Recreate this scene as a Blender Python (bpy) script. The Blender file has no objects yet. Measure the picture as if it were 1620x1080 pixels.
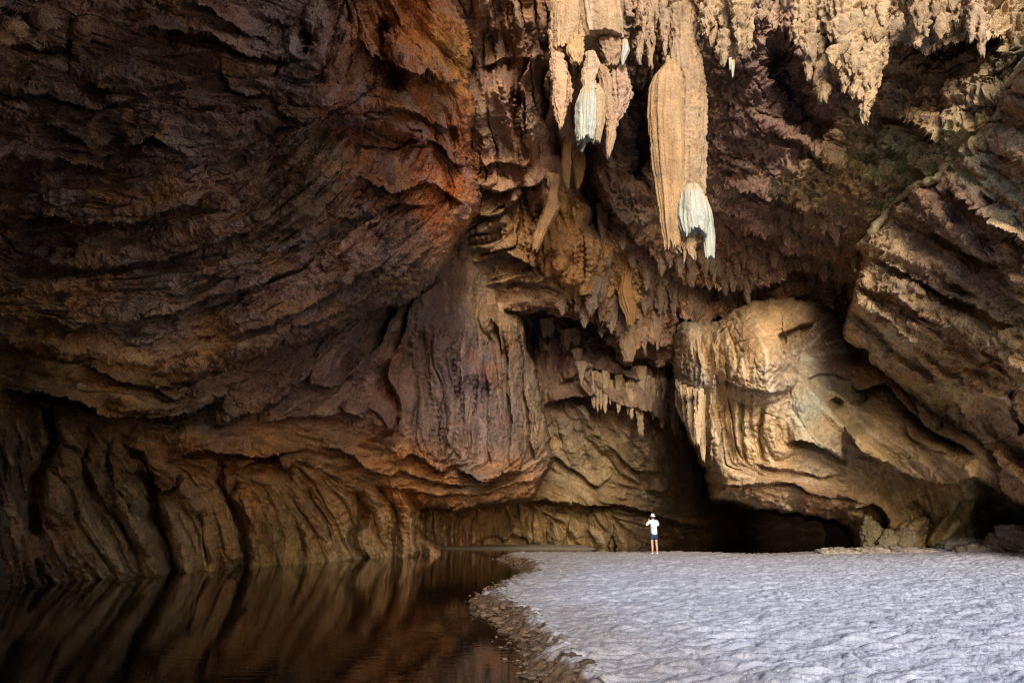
# cave entrance chamber with a pool, a sand bank, stalactites and one visitor
import bpy, bmesh, math, random
import numpy as np
from mathutils import Vector, Matrix

SUN_AZ_DEG, SUN_EL_DEG, SUN_STRENGTH, SUN_ANGLE = 179.0, 19.0, 2.4, 24.0
SKY_STRENGTH, EXPOSURE = 0.14, 1.2
SHELL_W, SHELL_H = 34.0, 30.0

scene = bpy.context.scene
# ------------------------------------------------------------------ camera
PITCH = math.radians(14.5)
CAMH = 1.6
cam_d = bpy.data.cameras.new("camera")
cam_d.lens = 24.0
cam_d.sensor_width = 36.0
cam_d.clip_start = 0.05
cam_d.clip_end = 3000.0
cam = bpy.data.objects.new("camera", cam_d)
scene.collection.objects.link(cam)
cam.location = (0, 0, CAMH)
cam.rotation_euler = (math.radians(90) + PITCH, 0, 0)
scene.camera = cam
# ------------------------------------------------------------------ sky and sun
SUN_AZ = math.radians(SUN_AZ_DEG)      # direction the light comes from, clockwise from +Y
SUN_EL = math.radians(SUN_EL_DEG)
world = bpy.data.worlds.new("World")
scene.world = world
world.use_nodes = True
wn = world.node_tree
for n in list(wn.nodes):
    wn.nodes.remove(n)
wo = wn.nodes.new("ShaderNodeOutputWorld")
wb = wn.nodes.new("ShaderNodeBackground")
ws = wn.nodes.new("ShaderNodeTexSky")
ws.sky_type = 'NISHITA'
ws.sun_disc = False
ws.sun_elevation = SUN_EL
ws.sun_rotation = SUN_AZ
ws.air_density = 1.0
ws.dust_density = 0.6
wb.inputs['Strength'].default_value = SKY_STRENGTH
wn.links.new(ws.outputs[0], wb.inputs[0])
wn.links.new(wb.outputs[0], wo.inputs[0])
sun_d = bpy.data.lights.new("sun", 'SUN')
sun_d.energy = SUN_STRENGTH
sun_d.angle = math.radians(SUN_ANGLE)
sun_d.color = (1.0, 0.93, 0.84)
sun = bpy.data.objects.new("sun", sun_d)
scene.collection.objects.link(sun)
sd = Vector((math.sin(SUN_AZ) * math.cos(SUN_EL), math.cos(SUN_AZ) * math.cos(SUN_EL), math.sin(SUN_EL)))
sun.rotation_euler = sd.to_track_quat('Z', 'Y').to_euler()
scene.view_settings.view_transform = 'Standard'
scene.view_settings.look = 'None'
scene.view_settings.gamma = 1.0
scene.view_settings.exposure = EXPOSURE
scene.render.engine = 'CYCLES'
scene.cycles.use_denoising = True
scene.cycles.denoising_prefilter = 'NONE'
scene.cycles.max_bounces = 6
scene.cycles.diffuse_bounces = 2
scene.cycles.pixel_filter_type = 'BLACKMAN_HARRIS'
scene.cycles.filter_width = 1.15
scene.cycles.glossy_bounces = 3
scene.cycles.sample_clamp_indirect = 8.0
# ------------------------------------------------------------------ noise and geometry helpers
F32 = np.float32
W, H, FPX = 1620.0, 1080.0, 1080.0
CT, ST = math.cos(PITCH), math.sin(PITCH)


def hash3(ix, iy, iz, seed):
    h = (ix.astype(np.uint32) * np.uint32(374761393) + iy.astype(np.uint32) * np.uint32(668265263)
         + iz.astype(np.uint32) * np.uint32(2147483647) + np.uint32((seed * 974634777) & 0xffffffff))
    h = (h ^ (h >> np.uint32(13))) * np.uint32(1274126177)
    h = (h ^ (h >> np.uint32(16))) * np.uint32(2246822519)
    return h ^ (h >> np.uint32(15))


_G = np.random.RandomState(5).normal(size=(256, 3))
_G = (_G / np.linalg.norm(_G, axis=1)[:, None]).astype(F32)


def perlin(x, y, z, seed=0):
    x = np.asarray(x, F32); y = np.asarray(y, F32); z = np.asarray(z, F32)
    x, y, z = np.broadcast_arrays(x, y, z)
    fx, fy, fz = np.floor(x), np.floor(y), np.floor(z)
    ix, iy, iz = fx.astype(np.int64), fy.astype(np.int64), fz.astype(np.int64)
    x = x - fx; y = y - fy; z = z - fz
    u = x * x * x * (x * (x * 6 - 15) + 10)
    v = y * y * y * (y * (y * 6 - 15) + 10)
    w = z * z * z * (z * (z * 6 - 15) + 10)
    out = 0
    for a in (0, 1):
        wa = u if a else 1 - u
        for b in (0, 1):
            wb_ = v if b else 1 - v
            for c in (0, 1):
                wc = w if c else 1 - w
                g = _G[(hash3(ix + a, iy + b, iz + c, seed) & np.uint32(255)).astype(np.int32)]
                out = out + wa * wb_ * wc * (g[..., 0] * (x - a) + g[..., 1] * (y - b) + g[..., 2] * (z - c))
    return out * 1.5


def fbm(p, scale, octs=4, seed=0, gain=0.5, ridged=False, lac=2.03):
    """p: (x, y, z) arrays in metres, scale: wavelength of the first octave"""
    out = 0; amp = 1.0; f = 1.0 / scale; tot = 0
    for o in range(octs):
        n = perlin(p[0] * f, p[1] * f, p[2] * f, seed + o * 17)
        if ridged:
            n = 1 - 2 * np.abs(n) * 1.6
        out = out + n * amp
        tot += amp
        amp *= gain; f *= lac
    return out / tot


def smooth(a, b, x):
    t = np.clip((x - a) / (b - a), 0, 1)
    return t * t * (3 - 2 * t)


def unproject(x, y, zc):
    """pixel (photo coordinates) and distance along the view axis -> world"""
    a = (x - W / 2) / FPX; b = (H / 2 - y) / FPX
    return a * zc, zc * (CT - b * ST), CAMH + zc * (ST + b * CT)


def zc_of_Y(y, Y):
    b = (H / 2 - y) / FPX
    return Y / (CT - b * ST)


def at(x, y, Y):
    zc = zc_of_Y(y, Y)
    return Vector(unproject(x, y, zc))


def rbf(points, vals, X, Y):
    """thin plate spline through scattered values"""
    P = np.array(points, float) / 300.0
    V = np.array(vals, float)
    if V.ndim == 1:
        V = V[:, None]
    n = len(P)
    d = np.linalg.norm(P[:, None] - P[None], axis=2)
    K = np.where(d > 0, d * d * np.log(np.maximum(d, 1e-9)), 0) + np.eye(n) * 0.004
    A = np.zeros((n + 3, n + 3)); A[:n, :n] = K; A[:n, n] = 1; A[:n, n + 1:] = P; A[n, :n] = 1; A[n + 1:, :n] = P.T
    c = np.linalg.solve(A, np.vstack([V, np.zeros((3, V.shape[1]))]))
    out = np.zeros(X.shape + (V.shape[1],), F32)
    x = X / 300.0; y = Y / 300.0
    out += (c[n][None] + x[..., None] * c[n + 1] + y[..., None] * c[n + 2]).astype(F32)
    for i in range(n):
        r2 = (x - P[i, 0]) ** 2 + (y - P[i, 1]) ** 2
        k = 0.5 * r2 * np.log(np.maximum(r2, 1e-12))
        out += (k[..., None] * c[i]).astype(F32)
    return out if out.shape[-1] > 1 else out[..., 0]


def blend(points, vals, X, Y, sig=70.0):
    V = np.array(vals, F32)
    if V.ndim == 1:
        V = V[:, None]
    num = np.zeros(X.shape + (V.shape[1],), F32); den = np.full(X.shape, 1e-12, F32)
    for (px, py), v in zip(points, V):
        r2 = ((X - px) ** 2 + (Y - py) ** 2) / (sig * sig)
        w = 1.0 / (0.05 + r2) ** 2
        num += w[..., None] * v; den += w
    out = num / den[..., None]
    return out if out.shape[-1] > 1 else out[..., 0]


def seg_dist(X, Y, pts):
    """distance to polyline, signed side, arclength fraction of nearest point"""
    best = np.full(X.shape, 1e9, F32); side = np.zeros(X.shape, F32); arc = np.zeros(X.shape, F32)
    P = np.array(pts, float)
    L = np.linalg.norm(np.diff(P, axis=0), axis=1); tot = L.sum(); acc = 0
    for i in range(len(P) - 1):
        dx, dy = P[i + 1] - P[i]
        l2 = dx * dx + dy * dy
        t = np.clip(((X - P[i, 0]) * dx + (Y - P[i, 1]) * dy) / l2, 0, 1)
        ex = X - (P[i, 0] + t * dx); ey = Y - (P[i, 1] + t * dy)
        d = np.hypot(ex, ey)
        m = d < best
        best = np.where(m, d, best)
        side = np.where(m, np.sign(dx * ey - dy * ex), side)
        arc = np.where(m, (acc + t * L[i]) / tot, arc)
        acc += L[i]
    return best, side, arc


def catmull(pts, n=5):
    P = [np.array(p, float) for p in pts]
    if len(P) < 3:
        return pts
    Q = [2 * P[0] - P[1]] + P + [2 * P[-1] - P[-2]]
    out = []
    for i in range(1, len(Q) - 2):
        for k in range(n):
            t = k / n
            a, b, c, d = Q[i - 1], Q[i], Q[i + 1], Q[i + 2]
            out.append(tuple(0.5 * ((2 * b) + (c - a) * t + (2 * a - 5 * b + 4 * c - d) * t * t + (3 * b - a - 3 * c + d) * t ** 3)))
    out.append(tuple(P[-1]))
    return out


def poly_sdf(X, Y, poly):
    """positive inside (pixels)"""
    best = np.full(X.shape, 1e9, F32); inside = np.zeros(X.shape, bool)
    n = len(poly)
    for i in range(n):
        x0, y0 = poly[i]; x1, y1 = poly[(i + 1) % n]
        dx, dy = x1 - x0, y1 - y0
        t = np.clip(((X - x0) * dx + (Y - y0) * dy) / (dx * dx + dy * dy + 1e-9), 0, 1)
        best = np.minimum(best, np.hypot(X - x0 - t * dx, Y - y0 - t * dy))
        c = ((y0 > Y) != (y1 > Y)) & (X < (x1 - x0) * (Y - y0) / (y1 - y0 + 1e-9) + x0)
        inside ^= c
    return np.where(inside, best, -best).astype(F32)


RX0, RY0, RS = -80.0, -80.0, 2.0
RNX, RNY = int((1780 - -80) / RS), int((1160 - -80) / RS)


def sample_raster(R, X, Y):
    u = np.clip((X - RX0) / RS, 0, R.shape[1] - 1.001); v = np.clip((Y - RY0) / RS, 0, R.shape[0] - 1.001)
    i = u.astype(np.int32); j = v.astype(np.int32); fu = (u - i).astype(F32); fv = (v - j).astype(F32)
    return (R[j, i] * (1 - fu) * (1 - fv) + R[j, i + 1] * fu * (1 - fv) + R[j + 1, i] * (1 - fu) * fv + R[j + 1, i + 1] * fu * fv)


def blur(a, k):
    if k < 1:
        return a
    for ax in (0, 1):
        for _ in range(2):
            c = np.cumsum(np.concatenate([np.repeat(np.take(a, [0], ax), k + 1, ax), a, np.repeat(np.take(a, [-1], ax), k, ax)], ax), axis=ax, dtype=np.float64)
            n = a.shape[ax]
            a = ((np.take(c, range(2 * k + 1, 2 * k + 1 + n), ax) - np.take(c, range(0, n), ax)) / (2 * k + 1)).astype(F32)
    return a


def flow_noise(dirs, wpx, lpx, seed, wobble=0.45):
    """streaky relief that follows a direction field: noise smeared along it.
    dirs: list of (x, y, angle in degrees, 0 = right, 90 = down)"""
    gx = RX0 + RS * np.arange(RNX); gy = RY0 + RS * np.arange(RNY)
    X, Y = np.meshgrid(gx.astype(F32), gy.astype(F32))
    wob = 10 * perlin(X / 90, Y / 90, X * 0 + seed * 3.1, 77) + 14 * perlin(X / 35, Y / 35, X * 0 + seed * 3.1, 78)
    a2 = [math.radians(2 * d[2]) for d in dirs]
    V = blend([(d[0], d[1]) for d in dirs], [(math.cos(a), math.sin(a)) for a in a2], X, Y, 60.0)
    ang = 0.5 * np.arctan2(V[..., 1], V[..., 0]) + np.radians(wob * wobble)
    cx, cy = np.cos(ang).astype(F32), np.sin(ang).astype(F32)
    rs = np.random.RandomState(seed)
    N = blur(rs.normal(size=X.shape).astype(F32), max(0, int(round(wpx / RS / 3))))
    N /= N.std()
    acc = N.copy(); tot = 1.0
    step = max(1.5, wpx * 0.45); n = int(lpx / step / 2)
    for s in (1, -1):
        x = X.copy(); y = Y.copy(); px_, py_ = cx * s, cy * s
        for k in range(n):
            x += px_ * step; y += py_ * step
            dx = sample_raster(cx, x, y); dy = sample_raster(cy, x, y)
            sg = np.where(dx * px_ + dy * py_ < 0, -1.0, 1.0).astype(F32)
            nn = np.hypot(dx, dy) + 1e-6
            px_, py_ = dx * sg / nn, dy * sg / nn
            w = 1 - (k + 1) / (n + 1)
            acc += sample_raster(N, x, y) * w; tot += w
    acc -= blur(acc, int(wpx * 3 / RS))
    acc /= acc.std()
    return acc


def axis(a, b, fa, fb, step, coarse):
    """fine sampling inside [fa, fb], coarse outside"""
    out = []
    if a < fa:
        out += list(np.linspace(a, fa, max(2, int((fa - a) / coarse)), endpoint=False))
    lo, hi = max(a, fa), min(b, fb)
    out += list(np.arange(lo, hi, step))
    if b > fb:
        out += list(np.linspace(fb, b, max(2, int((b - fb) / coarse))))
    return np.array(out, F32)


def new_mesh(name, verts, faces, mat=None, col=None, smooth_=True, parent=None):
    """faces: (n,4) or (n,3) int array or list of lists"""
    me = bpy.data.meshes.new(name)
    verts = np.ascontiguousarray(verts, F32)
    if isinstance(faces, np.ndarray):
        k = faces.shape[1]
        me.vertices.add(len(verts)); me.vertices.foreach_set('co', verts.ravel())
        me.loops.add(faces.size); me.loops.foreach_set('vertex_index', faces.astype(np.int32).ravel())
        me.polygons.add(len(faces))
        me.polygons.foreach_set('loop_start', (np.arange(len(faces)) * k).astype(np.int32))
        me.polygons.foreach_set('loop_total', np.full(len(faces), k, np.int32))
        me.update(calc_edges=True)
    else:
        me.from_pydata([tuple(v) for v in verts], [], faces)
    me.polygons.foreach_set('use_smooth', np.full(len(me.polygons), smooth_))
    if col is not None:
        at_ = me.color_attributes.new("tint", 'FLOAT_COLOR', 'POINT')
        c = np.ones((len(verts), 4), F32); c[:, :3] = col
        at_.data.foreach_set('color', c.ravel())
    if mat is not None:
        me.materials.append(mat)
    me.validate()
    o = bpy.data.objects.new(name, me)
    scene.collection.objects.link(o)
    if parent is not None:
        o.parent = parent
    return o


def tag(o, label=None, cat=None, group=None, kind=None):
    if label: o['label'] = label
    if cat: o['category'] = cat
    if group: o['group'] = group
    if kind: o['kind'] = kind
    return o


# ------------------------------------------------------------------ materials
def mat_rock(name, rough=0.62, bump=0.6, scale=1.0, mottle=0.35, spec=0.4, stain=None):
    m = bpy.data.materials.new(name); m.use_nodes = True
    nt = m.node_tree; N = nt.nodes; L = nt.links
    b = N['Principled BSDF']
    b.inputs['Specular IOR Level'].default_value = spec
    at_ = N.new('ShaderNodeAttribute'); at_.attribute_name = 'tint'
    tc = N.new('ShaderNodeTexCoord')
    def noise(sc, det, ro=0.6):
        n = N.new('ShaderNodeTexNoise'); n.inputs['Scale'].default_value = sc * scale
        n.inputs['Detail'].default_value = det; n.inputs['Roughness'].default_value = ro
        L.new(tc.outputs['Object'], n.inputs['Vector']); return n
    n1 = noise(1.1, 6, 0.65); n2 = noise(5.0, 6, 0.75); n3 = noise(30.0, 4, 0.7)
    def math_(op, a, b_=None, v=None):
        x = N.new('ShaderNodeMath'); x.operation = op
        L.new(a, x.inputs[0])
        if b_ is not None: L.new(b_, x.inputs[1])
        if v is not None: x.inputs[1].default_value = v
        return x.outputs[0]
    s = math_('ADD', math_('ADD', n1.outputs[0], n2.outputs[0]), n3.outputs[0])
    r = N.new('ShaderNodeMapRange'); r.inputs[1].default_value = 1.15; r.inputs[2].default_value = 1.85
    r.inputs[3].default_value = 1 - mottle * 1.35; r.inputs[4].default_value = 1 + mottle * 1.5
    L.new(s, r.inputs[0])
    mx = N.new('ShaderNodeMix'); mx.data_type = 'RGBA'; mx.blend_type = 'MULTIPLY'; mx.inputs[0].default_value = 1.0
    L.new(at_.outputs['Color'], mx.inputs[6]); L.new(r.outputs[0], mx.inputs[7])
    col = mx.outputs[2]
    # small dark pits and mineral specks
    n5 = noise(13.0, 3, 0.7)
    r5 = N.new('ShaderNodeMapRange'); r5.inputs[1].default_value = 0.56; r5.inputs[2].default_value = 0.68
    r5.inputs[3].default_value = 1.0; r5.inputs[4].default_value = 0.42 if mottle > .1 else .8
    L.new(n5.outputs[0], r5.inputs[0])
    m5 = N.new('ShaderNodeMix'); m5.data_type = 'RGBA'; m5.blend_type = 'MULTIPLY'; m5.inputs[0].default_value = 1.0
    L.new(col, m5.inputs[6]); L.new(r5.outputs[0], m5.inputs[7]); col = m5.outputs[2]
    if stain:
        r2 = N.new('ShaderNodeMapRange'); r2.inputs[1].default_value = 0.50; r2.inputs[2].default_value = 0.66
        n4 = noise(0.45, 5, 0.6); L.new(n4.outputs[0], r2.inputs[0])
        r2.inputs[4].default_value = stain[3]
        m2 = N.new('ShaderNodeMix'); m2.data_type = 'RGBA'; L.new(r2.outputs[0], m2.inputs[0])
        L.new(col, m2.inputs[6]); m2.inputs[7].default_value = (*stain[:3], 1)
        col = m2.outputs[2]
    L.new(col, b.inputs['Base Color'])
    rr = N.new('ShaderNodeMapRange'); rr.inputs[3].default_value = rough - 0.15; rr.inputs[4].default_value = rough + 0.2
    L.new(n2.outputs[0], rr.inputs[0]); L.new(rr.outputs[0], b.inputs['Roughness'])
    hgt = math_('SUBTRACT', math_('ADD', math_('MULTIPLY', n2.outputs[0], v=1.0), math_('MULTIPLY', n3.outputs[0], v=0.35)), math_('MULTIPLY', n5.outputs[0], v=0.5))
    bp = N.new('ShaderNodeBump'); bp.inputs['Strength'].default_value = min(1.0, bump * 1.3); bp.inputs['Distance'].default_value = 0.22 / scale
    L.new(hgt, bp.inputs['Height']); L.new(bp.outputs[0], b.inputs['Normal'])
    return m


def mat_plain(name, col, rough=0.7, spec=0.4):
    m = bpy.data.materials.new(name); m.use_nodes = True
    b = m.node_tree.nodes['Principled BSDF']
    n = m.node_tree.nodes.new('ShaderNodeTexNoise'); n.inputs['Scale'].default_value = 30
    mx = m.node_tree.nodes.new('ShaderNodeMix'); mx.data_type = 'RGBA'
    mx.inputs[6].default_value = (col[0] * .85, col[1] * .85, col[2] * .85, 1); mx.inputs[7].default_value = (col[0], col[1], col[2], 1)
    m.node_tree.links.new(n.outputs[0], mx.inputs[0]); m.node_tree.links.new(mx.outputs[2], b.inputs['Base Color'])
    b.inputs['Roughness'].default_value = rough; b.inputs['Specular IOR Level'].default_value = spec
    return m


# ------------------------------------------------------------------ rock relief seen from the entrance
ROCKS = {}


class Rock:
    """a rock face laid out over the directions it is seen in, with real distances in metres"""
    def __init__(s, name, box, poly, base, step=1.4, coarse=22, drop=1.2, lip=18, lipA=1.2, rough_edge=5, margin=9):
        s.name = name; x0, y0, x1, y1 = box
        ax = axis(x0, x1, -12, 1632, step, coarse); ay = axis(y0, y1, -12, 1092, step, coarse)
        s.X, s.Y = np.meshgrid(ax, ay)
        X, Y = s.X, s.Y
        z0 = np.zeros_like(X)
        sd_ = hash(name) if False else sum(map(ord, name))
        s.seed = sd_
        # domain warp so that no drawn line stays smooth
        s.WX = X + 7 * perlin(X / 60, Y / 60, z0 + 3, sd_) + 2.8 * perlin(X / 19, Y / 19, z0 + 5, sd_) + 0.7 * perlin(X / 7, Y / 7, z0 + 7, sd_)
        s.WY = Y + 7 * perlin(X / 60, Y / 60, z0 + 13, sd_) + 2.8 * perlin(X / 19, Y / 19, z0 + 15, sd_) + 0.7 * perlin(X / 7, Y / 7, z0 + 17, sd_)
        s.D = rbf([(p[0], p[1]) for p in base], [p[2] for p in base], X, Y)
        s.h = np.zeros_like(X)           # metres towards the viewer
        s.keep = None; s.sd = None
        if poly is not None:
            e = rough_edge
            EX = X + e * perlin(X / 24, Y / 24, z0 + 1, sd_ + 5) + e * .5 * perlin(X / 8, Y / 8, z0 + 1, sd_ + 6)
            EY = Y + e * perlin(X / 24, Y / 24, z0 + 9, sd_ + 5) + e * .5 * perlin(X / 8, Y / 8, z0 + 9, sd_ + 6)
            s.sd = poly_sdf(EX, EY, catmull(poly + [poly[0]], 4)[:-1])
            t = np.clip(1 - s.sd / lip, 0, 1)
            s.D += lipA * (1 - np.sqrt(np.maximum(0, 1 - np.minimum(t, 1) ** 2)))
            s.D += np.maximum(0, -s.sd) * drop
            s.margin = margin
        s.P = None; s.sat = 1.12

    def sub(s, pts, pad):
        xs = [p[0] for p in pts]; ys = [p[1] for p in pts]
        i0 = np.searchsorted(s.X[0], min(xs) - pad); i1 = np.searchsorted(s.X[0], max(xs) + pad)
        j0 = np.searchsorted(s.Y[:, 0], min(ys) - pad); j1 = np.searchsorted(s.Y[:, 0], max(ys) + pad)
        return slice(j0, j1), slice(i0, i1)

    def ledge(s, pts, A, w=30, rec=0.5, wr=12, sharp=1.0, taper=0.18):
        """raised on the upper side when drawn left to right, cut back sharply below"""
        pts = catmull(pts)
        sl = s.sub(pts, 3.2 * max(w, wr) + 12)
        X, Y = s.WX[sl], s.WY[sl]
        if X.size == 0: return
        d, side, arc = seg_dist(X, Y, pts)
        t = d * -side         # positive on the raised side
        e = smooth(0, taper, arc) * smooth(0, taper, 1 - arc) if taper > 0 else 1
        up = A * np.exp(-np.maximum(t, 0) / w) * smooth(3 * w, w, t)
        dn = -A * rec * np.exp(-np.maximum(-t, 0) / wr)
        k = smooth(-sharp, sharp, t)
        s.h[sl] += (up * k + dn * (1 - k)) * e

    def ledges(s, lst, damp=1.0, **kw):
        for it in lst:
            a = dict(kw); pts = it[0]; A = it[1] * damp
            if len(it) > 2: a.update(it[2])
            s.ledge(pts, A, **a)

    def groove(s, pts, A, w=5, taper=0.15):
        pts = catmull(pts)
        sl = s.sub(pts, 4 * w + 12)
        X, Y = s.WX[sl], s.WY[sl]
        if X.size == 0: return
        d, side, arc = seg_dist(X, Y, pts)
        e = smooth(0, taper, arc) * smooth(0, taper, 1 - arc)
        s.h[sl] -= A * np.exp(-(d / w) ** 2) * e

    def dome(s, x, y, rx, ry, rot, A, p=2.0):
        R = max(rx, ry)
        sl = s.sub([(x, y)], R * 1.3 + 12)
        X, Y = s.WX[sl] - x, s.WY[sl] - y
        if X.size == 0: return
        c, n = math.cos(math.radians(rot)), math.sin(math.radians(rot))
        u = (X * c + Y * n) / rx; v = (-X * n + Y * c) / ry
        r2 = u * u + v * v
        s.h[sl] += A * np.sqrt(np.maximum(0, 1 - r2)) if p == 2 else A * np.exp(-r2 * 1.5)

    def flow(s, F, A, mask=1.0, kind='lin'):
        n = sample_raster(F, s.X + 0.35 * (s.WX - s.X), s.Y + 0.35 * (s.WY - s.Y))
        if kind == 'ridge': n = 1.2 - 2 * np.minimum(np.abs(n), 1.4)
        elif kind == 'cut': n = -np.exp(-(n / 0.28) ** 2) * 1.5      # thin grooves
        elif kind == 'step':
            q = n * 1.3; n = (q - np.floor(q)) ** 2 * 1.2 - 0.5
        pm = 0.35 + 1.05 * smooth(-0.35, 0.4, perlin(s.X / 95, s.Y / 95, s.X * 0 + A * 91.7, s.seed + 7) + .5 * perlin(s.X / 40, s.Y / 40, s.X * 0 + A * 51.7, s.seed + 8))
        s.h += A * mask * n * pm

    def world(s, D=None):
        if D is None: D = s.D
        zc = zc_of_Y(s.Y, D)
        return unproject(s.X, s.Y, zc)

    def bake(s):
        s.D = np.maximum(s.D - s.h, 2.0); s.h = np.zeros_like(s.D)

    def displace(s, fn):
        """fn(P) -> metres along the surface normal (towards the viewer)"""
        P = [np.asarray(a, F32) for a in s.P] if s.P is not None else [np.asarray(a, F32) for a in s.world()]
        d = fn(P)
        Q = np.stack(P, -1)
        Qs = np.stack([blur(P[k], 6) for k in range(3)], -1)
        gx = np.gradient(Qs, axis=1); gy = np.gradient(Qs, axis=0)
        n = np.cross(gy, gx)
        n /= np.linalg.norm(n, axis=2)[..., None] + 1e-9
        view = np.stack([P[0], P[1], P[2] - CAMH], -1)
        view /= np.linalg.norm(view, axis=2)[..., None]
        f = np.sum(n * view, -1)
        n = np.where(f[..., None] > 0, -n, n)
        # blend with the direction to the entrance so that steep flanks do not fold
        n = n * 0.65 - view * 0.35
        if s.sd is not None:
            d = d * (0.35 + 0.65 * smooth(-4, 6, s.sd))
        Q = Q + n * d[..., None]
        s.P = [Q[..., 0], Q[..., 1], Q[..., 2]]
        ROCKS[s.name] = s

    def build(s, mat, col, parent=None):
        P = s.P if s.P is not None else s.world()
        V = np.stack(P, -1).reshape(-1, 3)
        ny, nx = s.X.shape
        idx = np.arange(ny * nx).reshape(ny, nx)
        f = np.stack([idx[:-1, :-1], idx[1:, :-1], idx[1:, 1:], idx[:-1, 1:]], -1).reshape(-1, 4)
        C = col.reshape(-1, 3)
        if s.sd is not None:
            k = (s.sd > -s.margin)
            kk = k[:-1, :-1] & k[1:, :-1] & k[1:, 1:] & k[:-1, 1:]
            f = f[kk.reshape(-1)]
            used = np.zeros(len(V), bool); used[f.ravel()] = True
            re = np.cumsum(used) - 1
            f = re[f]; V = V[used]; C = C[used]
        return new_mesh(s.name, V, f, mat, C, True, parent)

    def wall_Y(s, x, y):
        """distance of the finished surface at a photo position"""
        i = int(np.clip(np.searchsorted(s.X[0], x), 1, s.X.shape[1] - 2)); j = int(np.clip(np.searchsorted(s.Y[:, 0], y), 1, s.X.shape[0] - 2))
        return float(np.median(s.P[1][max(0, j - 3):j + 4, max(0, i - 3):i + 4]))

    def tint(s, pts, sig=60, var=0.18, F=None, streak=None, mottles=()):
        """rock colour, in places with shade put in: blend of sampled colours, with noise variation, mineral streaks and patches"""
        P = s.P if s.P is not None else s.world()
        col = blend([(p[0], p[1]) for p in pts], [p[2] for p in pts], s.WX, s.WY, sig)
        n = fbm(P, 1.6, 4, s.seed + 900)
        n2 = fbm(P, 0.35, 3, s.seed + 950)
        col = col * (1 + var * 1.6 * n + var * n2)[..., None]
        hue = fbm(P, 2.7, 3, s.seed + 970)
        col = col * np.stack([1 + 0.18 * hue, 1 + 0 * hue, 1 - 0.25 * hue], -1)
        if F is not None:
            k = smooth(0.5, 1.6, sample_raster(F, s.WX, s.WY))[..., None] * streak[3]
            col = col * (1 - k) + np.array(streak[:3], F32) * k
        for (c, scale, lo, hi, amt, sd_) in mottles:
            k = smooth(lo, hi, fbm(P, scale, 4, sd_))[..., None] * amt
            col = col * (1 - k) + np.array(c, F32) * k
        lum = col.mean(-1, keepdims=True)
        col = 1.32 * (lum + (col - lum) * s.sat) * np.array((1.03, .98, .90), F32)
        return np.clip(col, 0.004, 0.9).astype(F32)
M_rock = mat_rock("rock_brown", rough=0.6, spec=0.35)
M_wet = mat_rock("rock_damp", rough=0.42, spec=0.6, mottle=0.4, bump=.8)
M_flow = mat_rock("flowstone", rough=0.6, bump=0.35, mottle=0.2, spec=0.35)
M_knob = mat_rock("rock_knobbly", rough=0.7, bump=0.9, mottle=0.3, spec=0.3)


def cracks(P, sc, seed, w=.07, sq=1.0):
    n = fbm((P[0], P[1], P[2] * sq), sc, 2, seed, gain=.4)
    return -np.exp(-(n / w) ** 2)


def noise_std(big=0.35, mid=0.14, small=0.05, seed=0, strat=None, cr=.14):
    def fn(P):
        Q = (P[0], P[1], P[2] * 1.6)
        d = cr * (cracks(P, 1.5, seed + 200, .06, 1.5) * smooth(-.1, .25, fbm(P, 2.5, 2, seed + 203)) + .5 * cracks(P, .6, seed + 201, .08, 1.4) * smooth(0, .3, fbm(P, 1.8, 2, seed + 204)))
        d = d + .35 * mid * fbm(Q, .42, 2, seed + 205) + .5 * small * fbm(P, .13, 2, seed + 206)
        d = d + big * fbm(P, 3.2, 3, seed) + mid * fbm(P, 1.0, 3, seed + 40, ridged=True, gain=0.55) + small * fbm(P, 0.28, 3, seed + 80, ridged=True)
        if strat:
            nx, ny, nz, per, amp = strat
            w = 0.9 * fbm(P, 4.0, 3, seed + 120) + 0.3 * fbm(P, 0.9, 3, seed + 121)
            q = (P[0] * nx + P[1] * ny + P[2] * nz + w) / per
            fr = q - np.floor(q)
            m = 0.35 + 0.65 * smooth(-0.25, 0.3, fbm(P, 2.2, 2, seed + 130))
            d = d + amp * m * (fr ** 1.5 * smooth(1.0, 0.86, fr) - 0.3)
            q2 = q * 2.7 + 0.4 * fbm(P, 1.5, 2, seed + 140); fr2 = q2 - np.floor(q2)
            d = d + 0.35 * amp * (1.2 - m) * (fr2 ** 1.5 * smooth(1.0, 0.8, fr2) - 0.3)
        return d
    return fn


# ================================================================== back wall with the dark passage
r = Rock('back_wall', (500, 380, 1500, 960), None,
         [(500, 380, 40), (500, 600, 42), (500, 960, 44), (800, 380, 40), (1000, 380, 42), (1500, 380, 46),
          (830, 520, 42), (900, 520, 41), (1000, 540, 40), (850, 640, 41), (950, 640, 40.5), (1030, 660, 41),
          (880, 740, 44), (960, 740, 44), (1030, 760, 44.5), (1080, 700, 44.5), (1110, 760, 46.5), (1060, 640, 42), (1110, 830, 50), (800, 790, 45), (900, 790, 45), (1000, 795, 46), (1060, 800, 47),
          (700, 820, 42.5), (760, 860, 46), (900, 865, 47), (1000, 868, 48), (1060, 870, 52),
          (1180, 860, 62), (1250, 800, 82), (1300, 860, 80), (1400, 800, 75), (1500, 900, 70), (1500, 600, 50), (700, 960, 44), (1000, 960, 48), (1300, 960, 80)],
         step=1.4)
dirs = [(800, 520, 90), (900, 520, 60), (1000, 520, 20), (850, 600, 90), (930, 600, 40), (1050, 600, 90), (880, 700, 75), (980, 700, 55),
        (1050, 750, 70), (880, 790, 15), (1000, 800, 5), (760, 830, 80), (850, 840, 90), (950, 840, 60), (1050, 850, 10), (1200, 800, 0)]
Fc = flow_noise(dirs, 16, 160, 101); Ff = flow_noise(dirs, 6, 40, 102)
up = smooth(665, 620, r.WY)
low = smooth(775, 800, r.WY)
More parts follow.
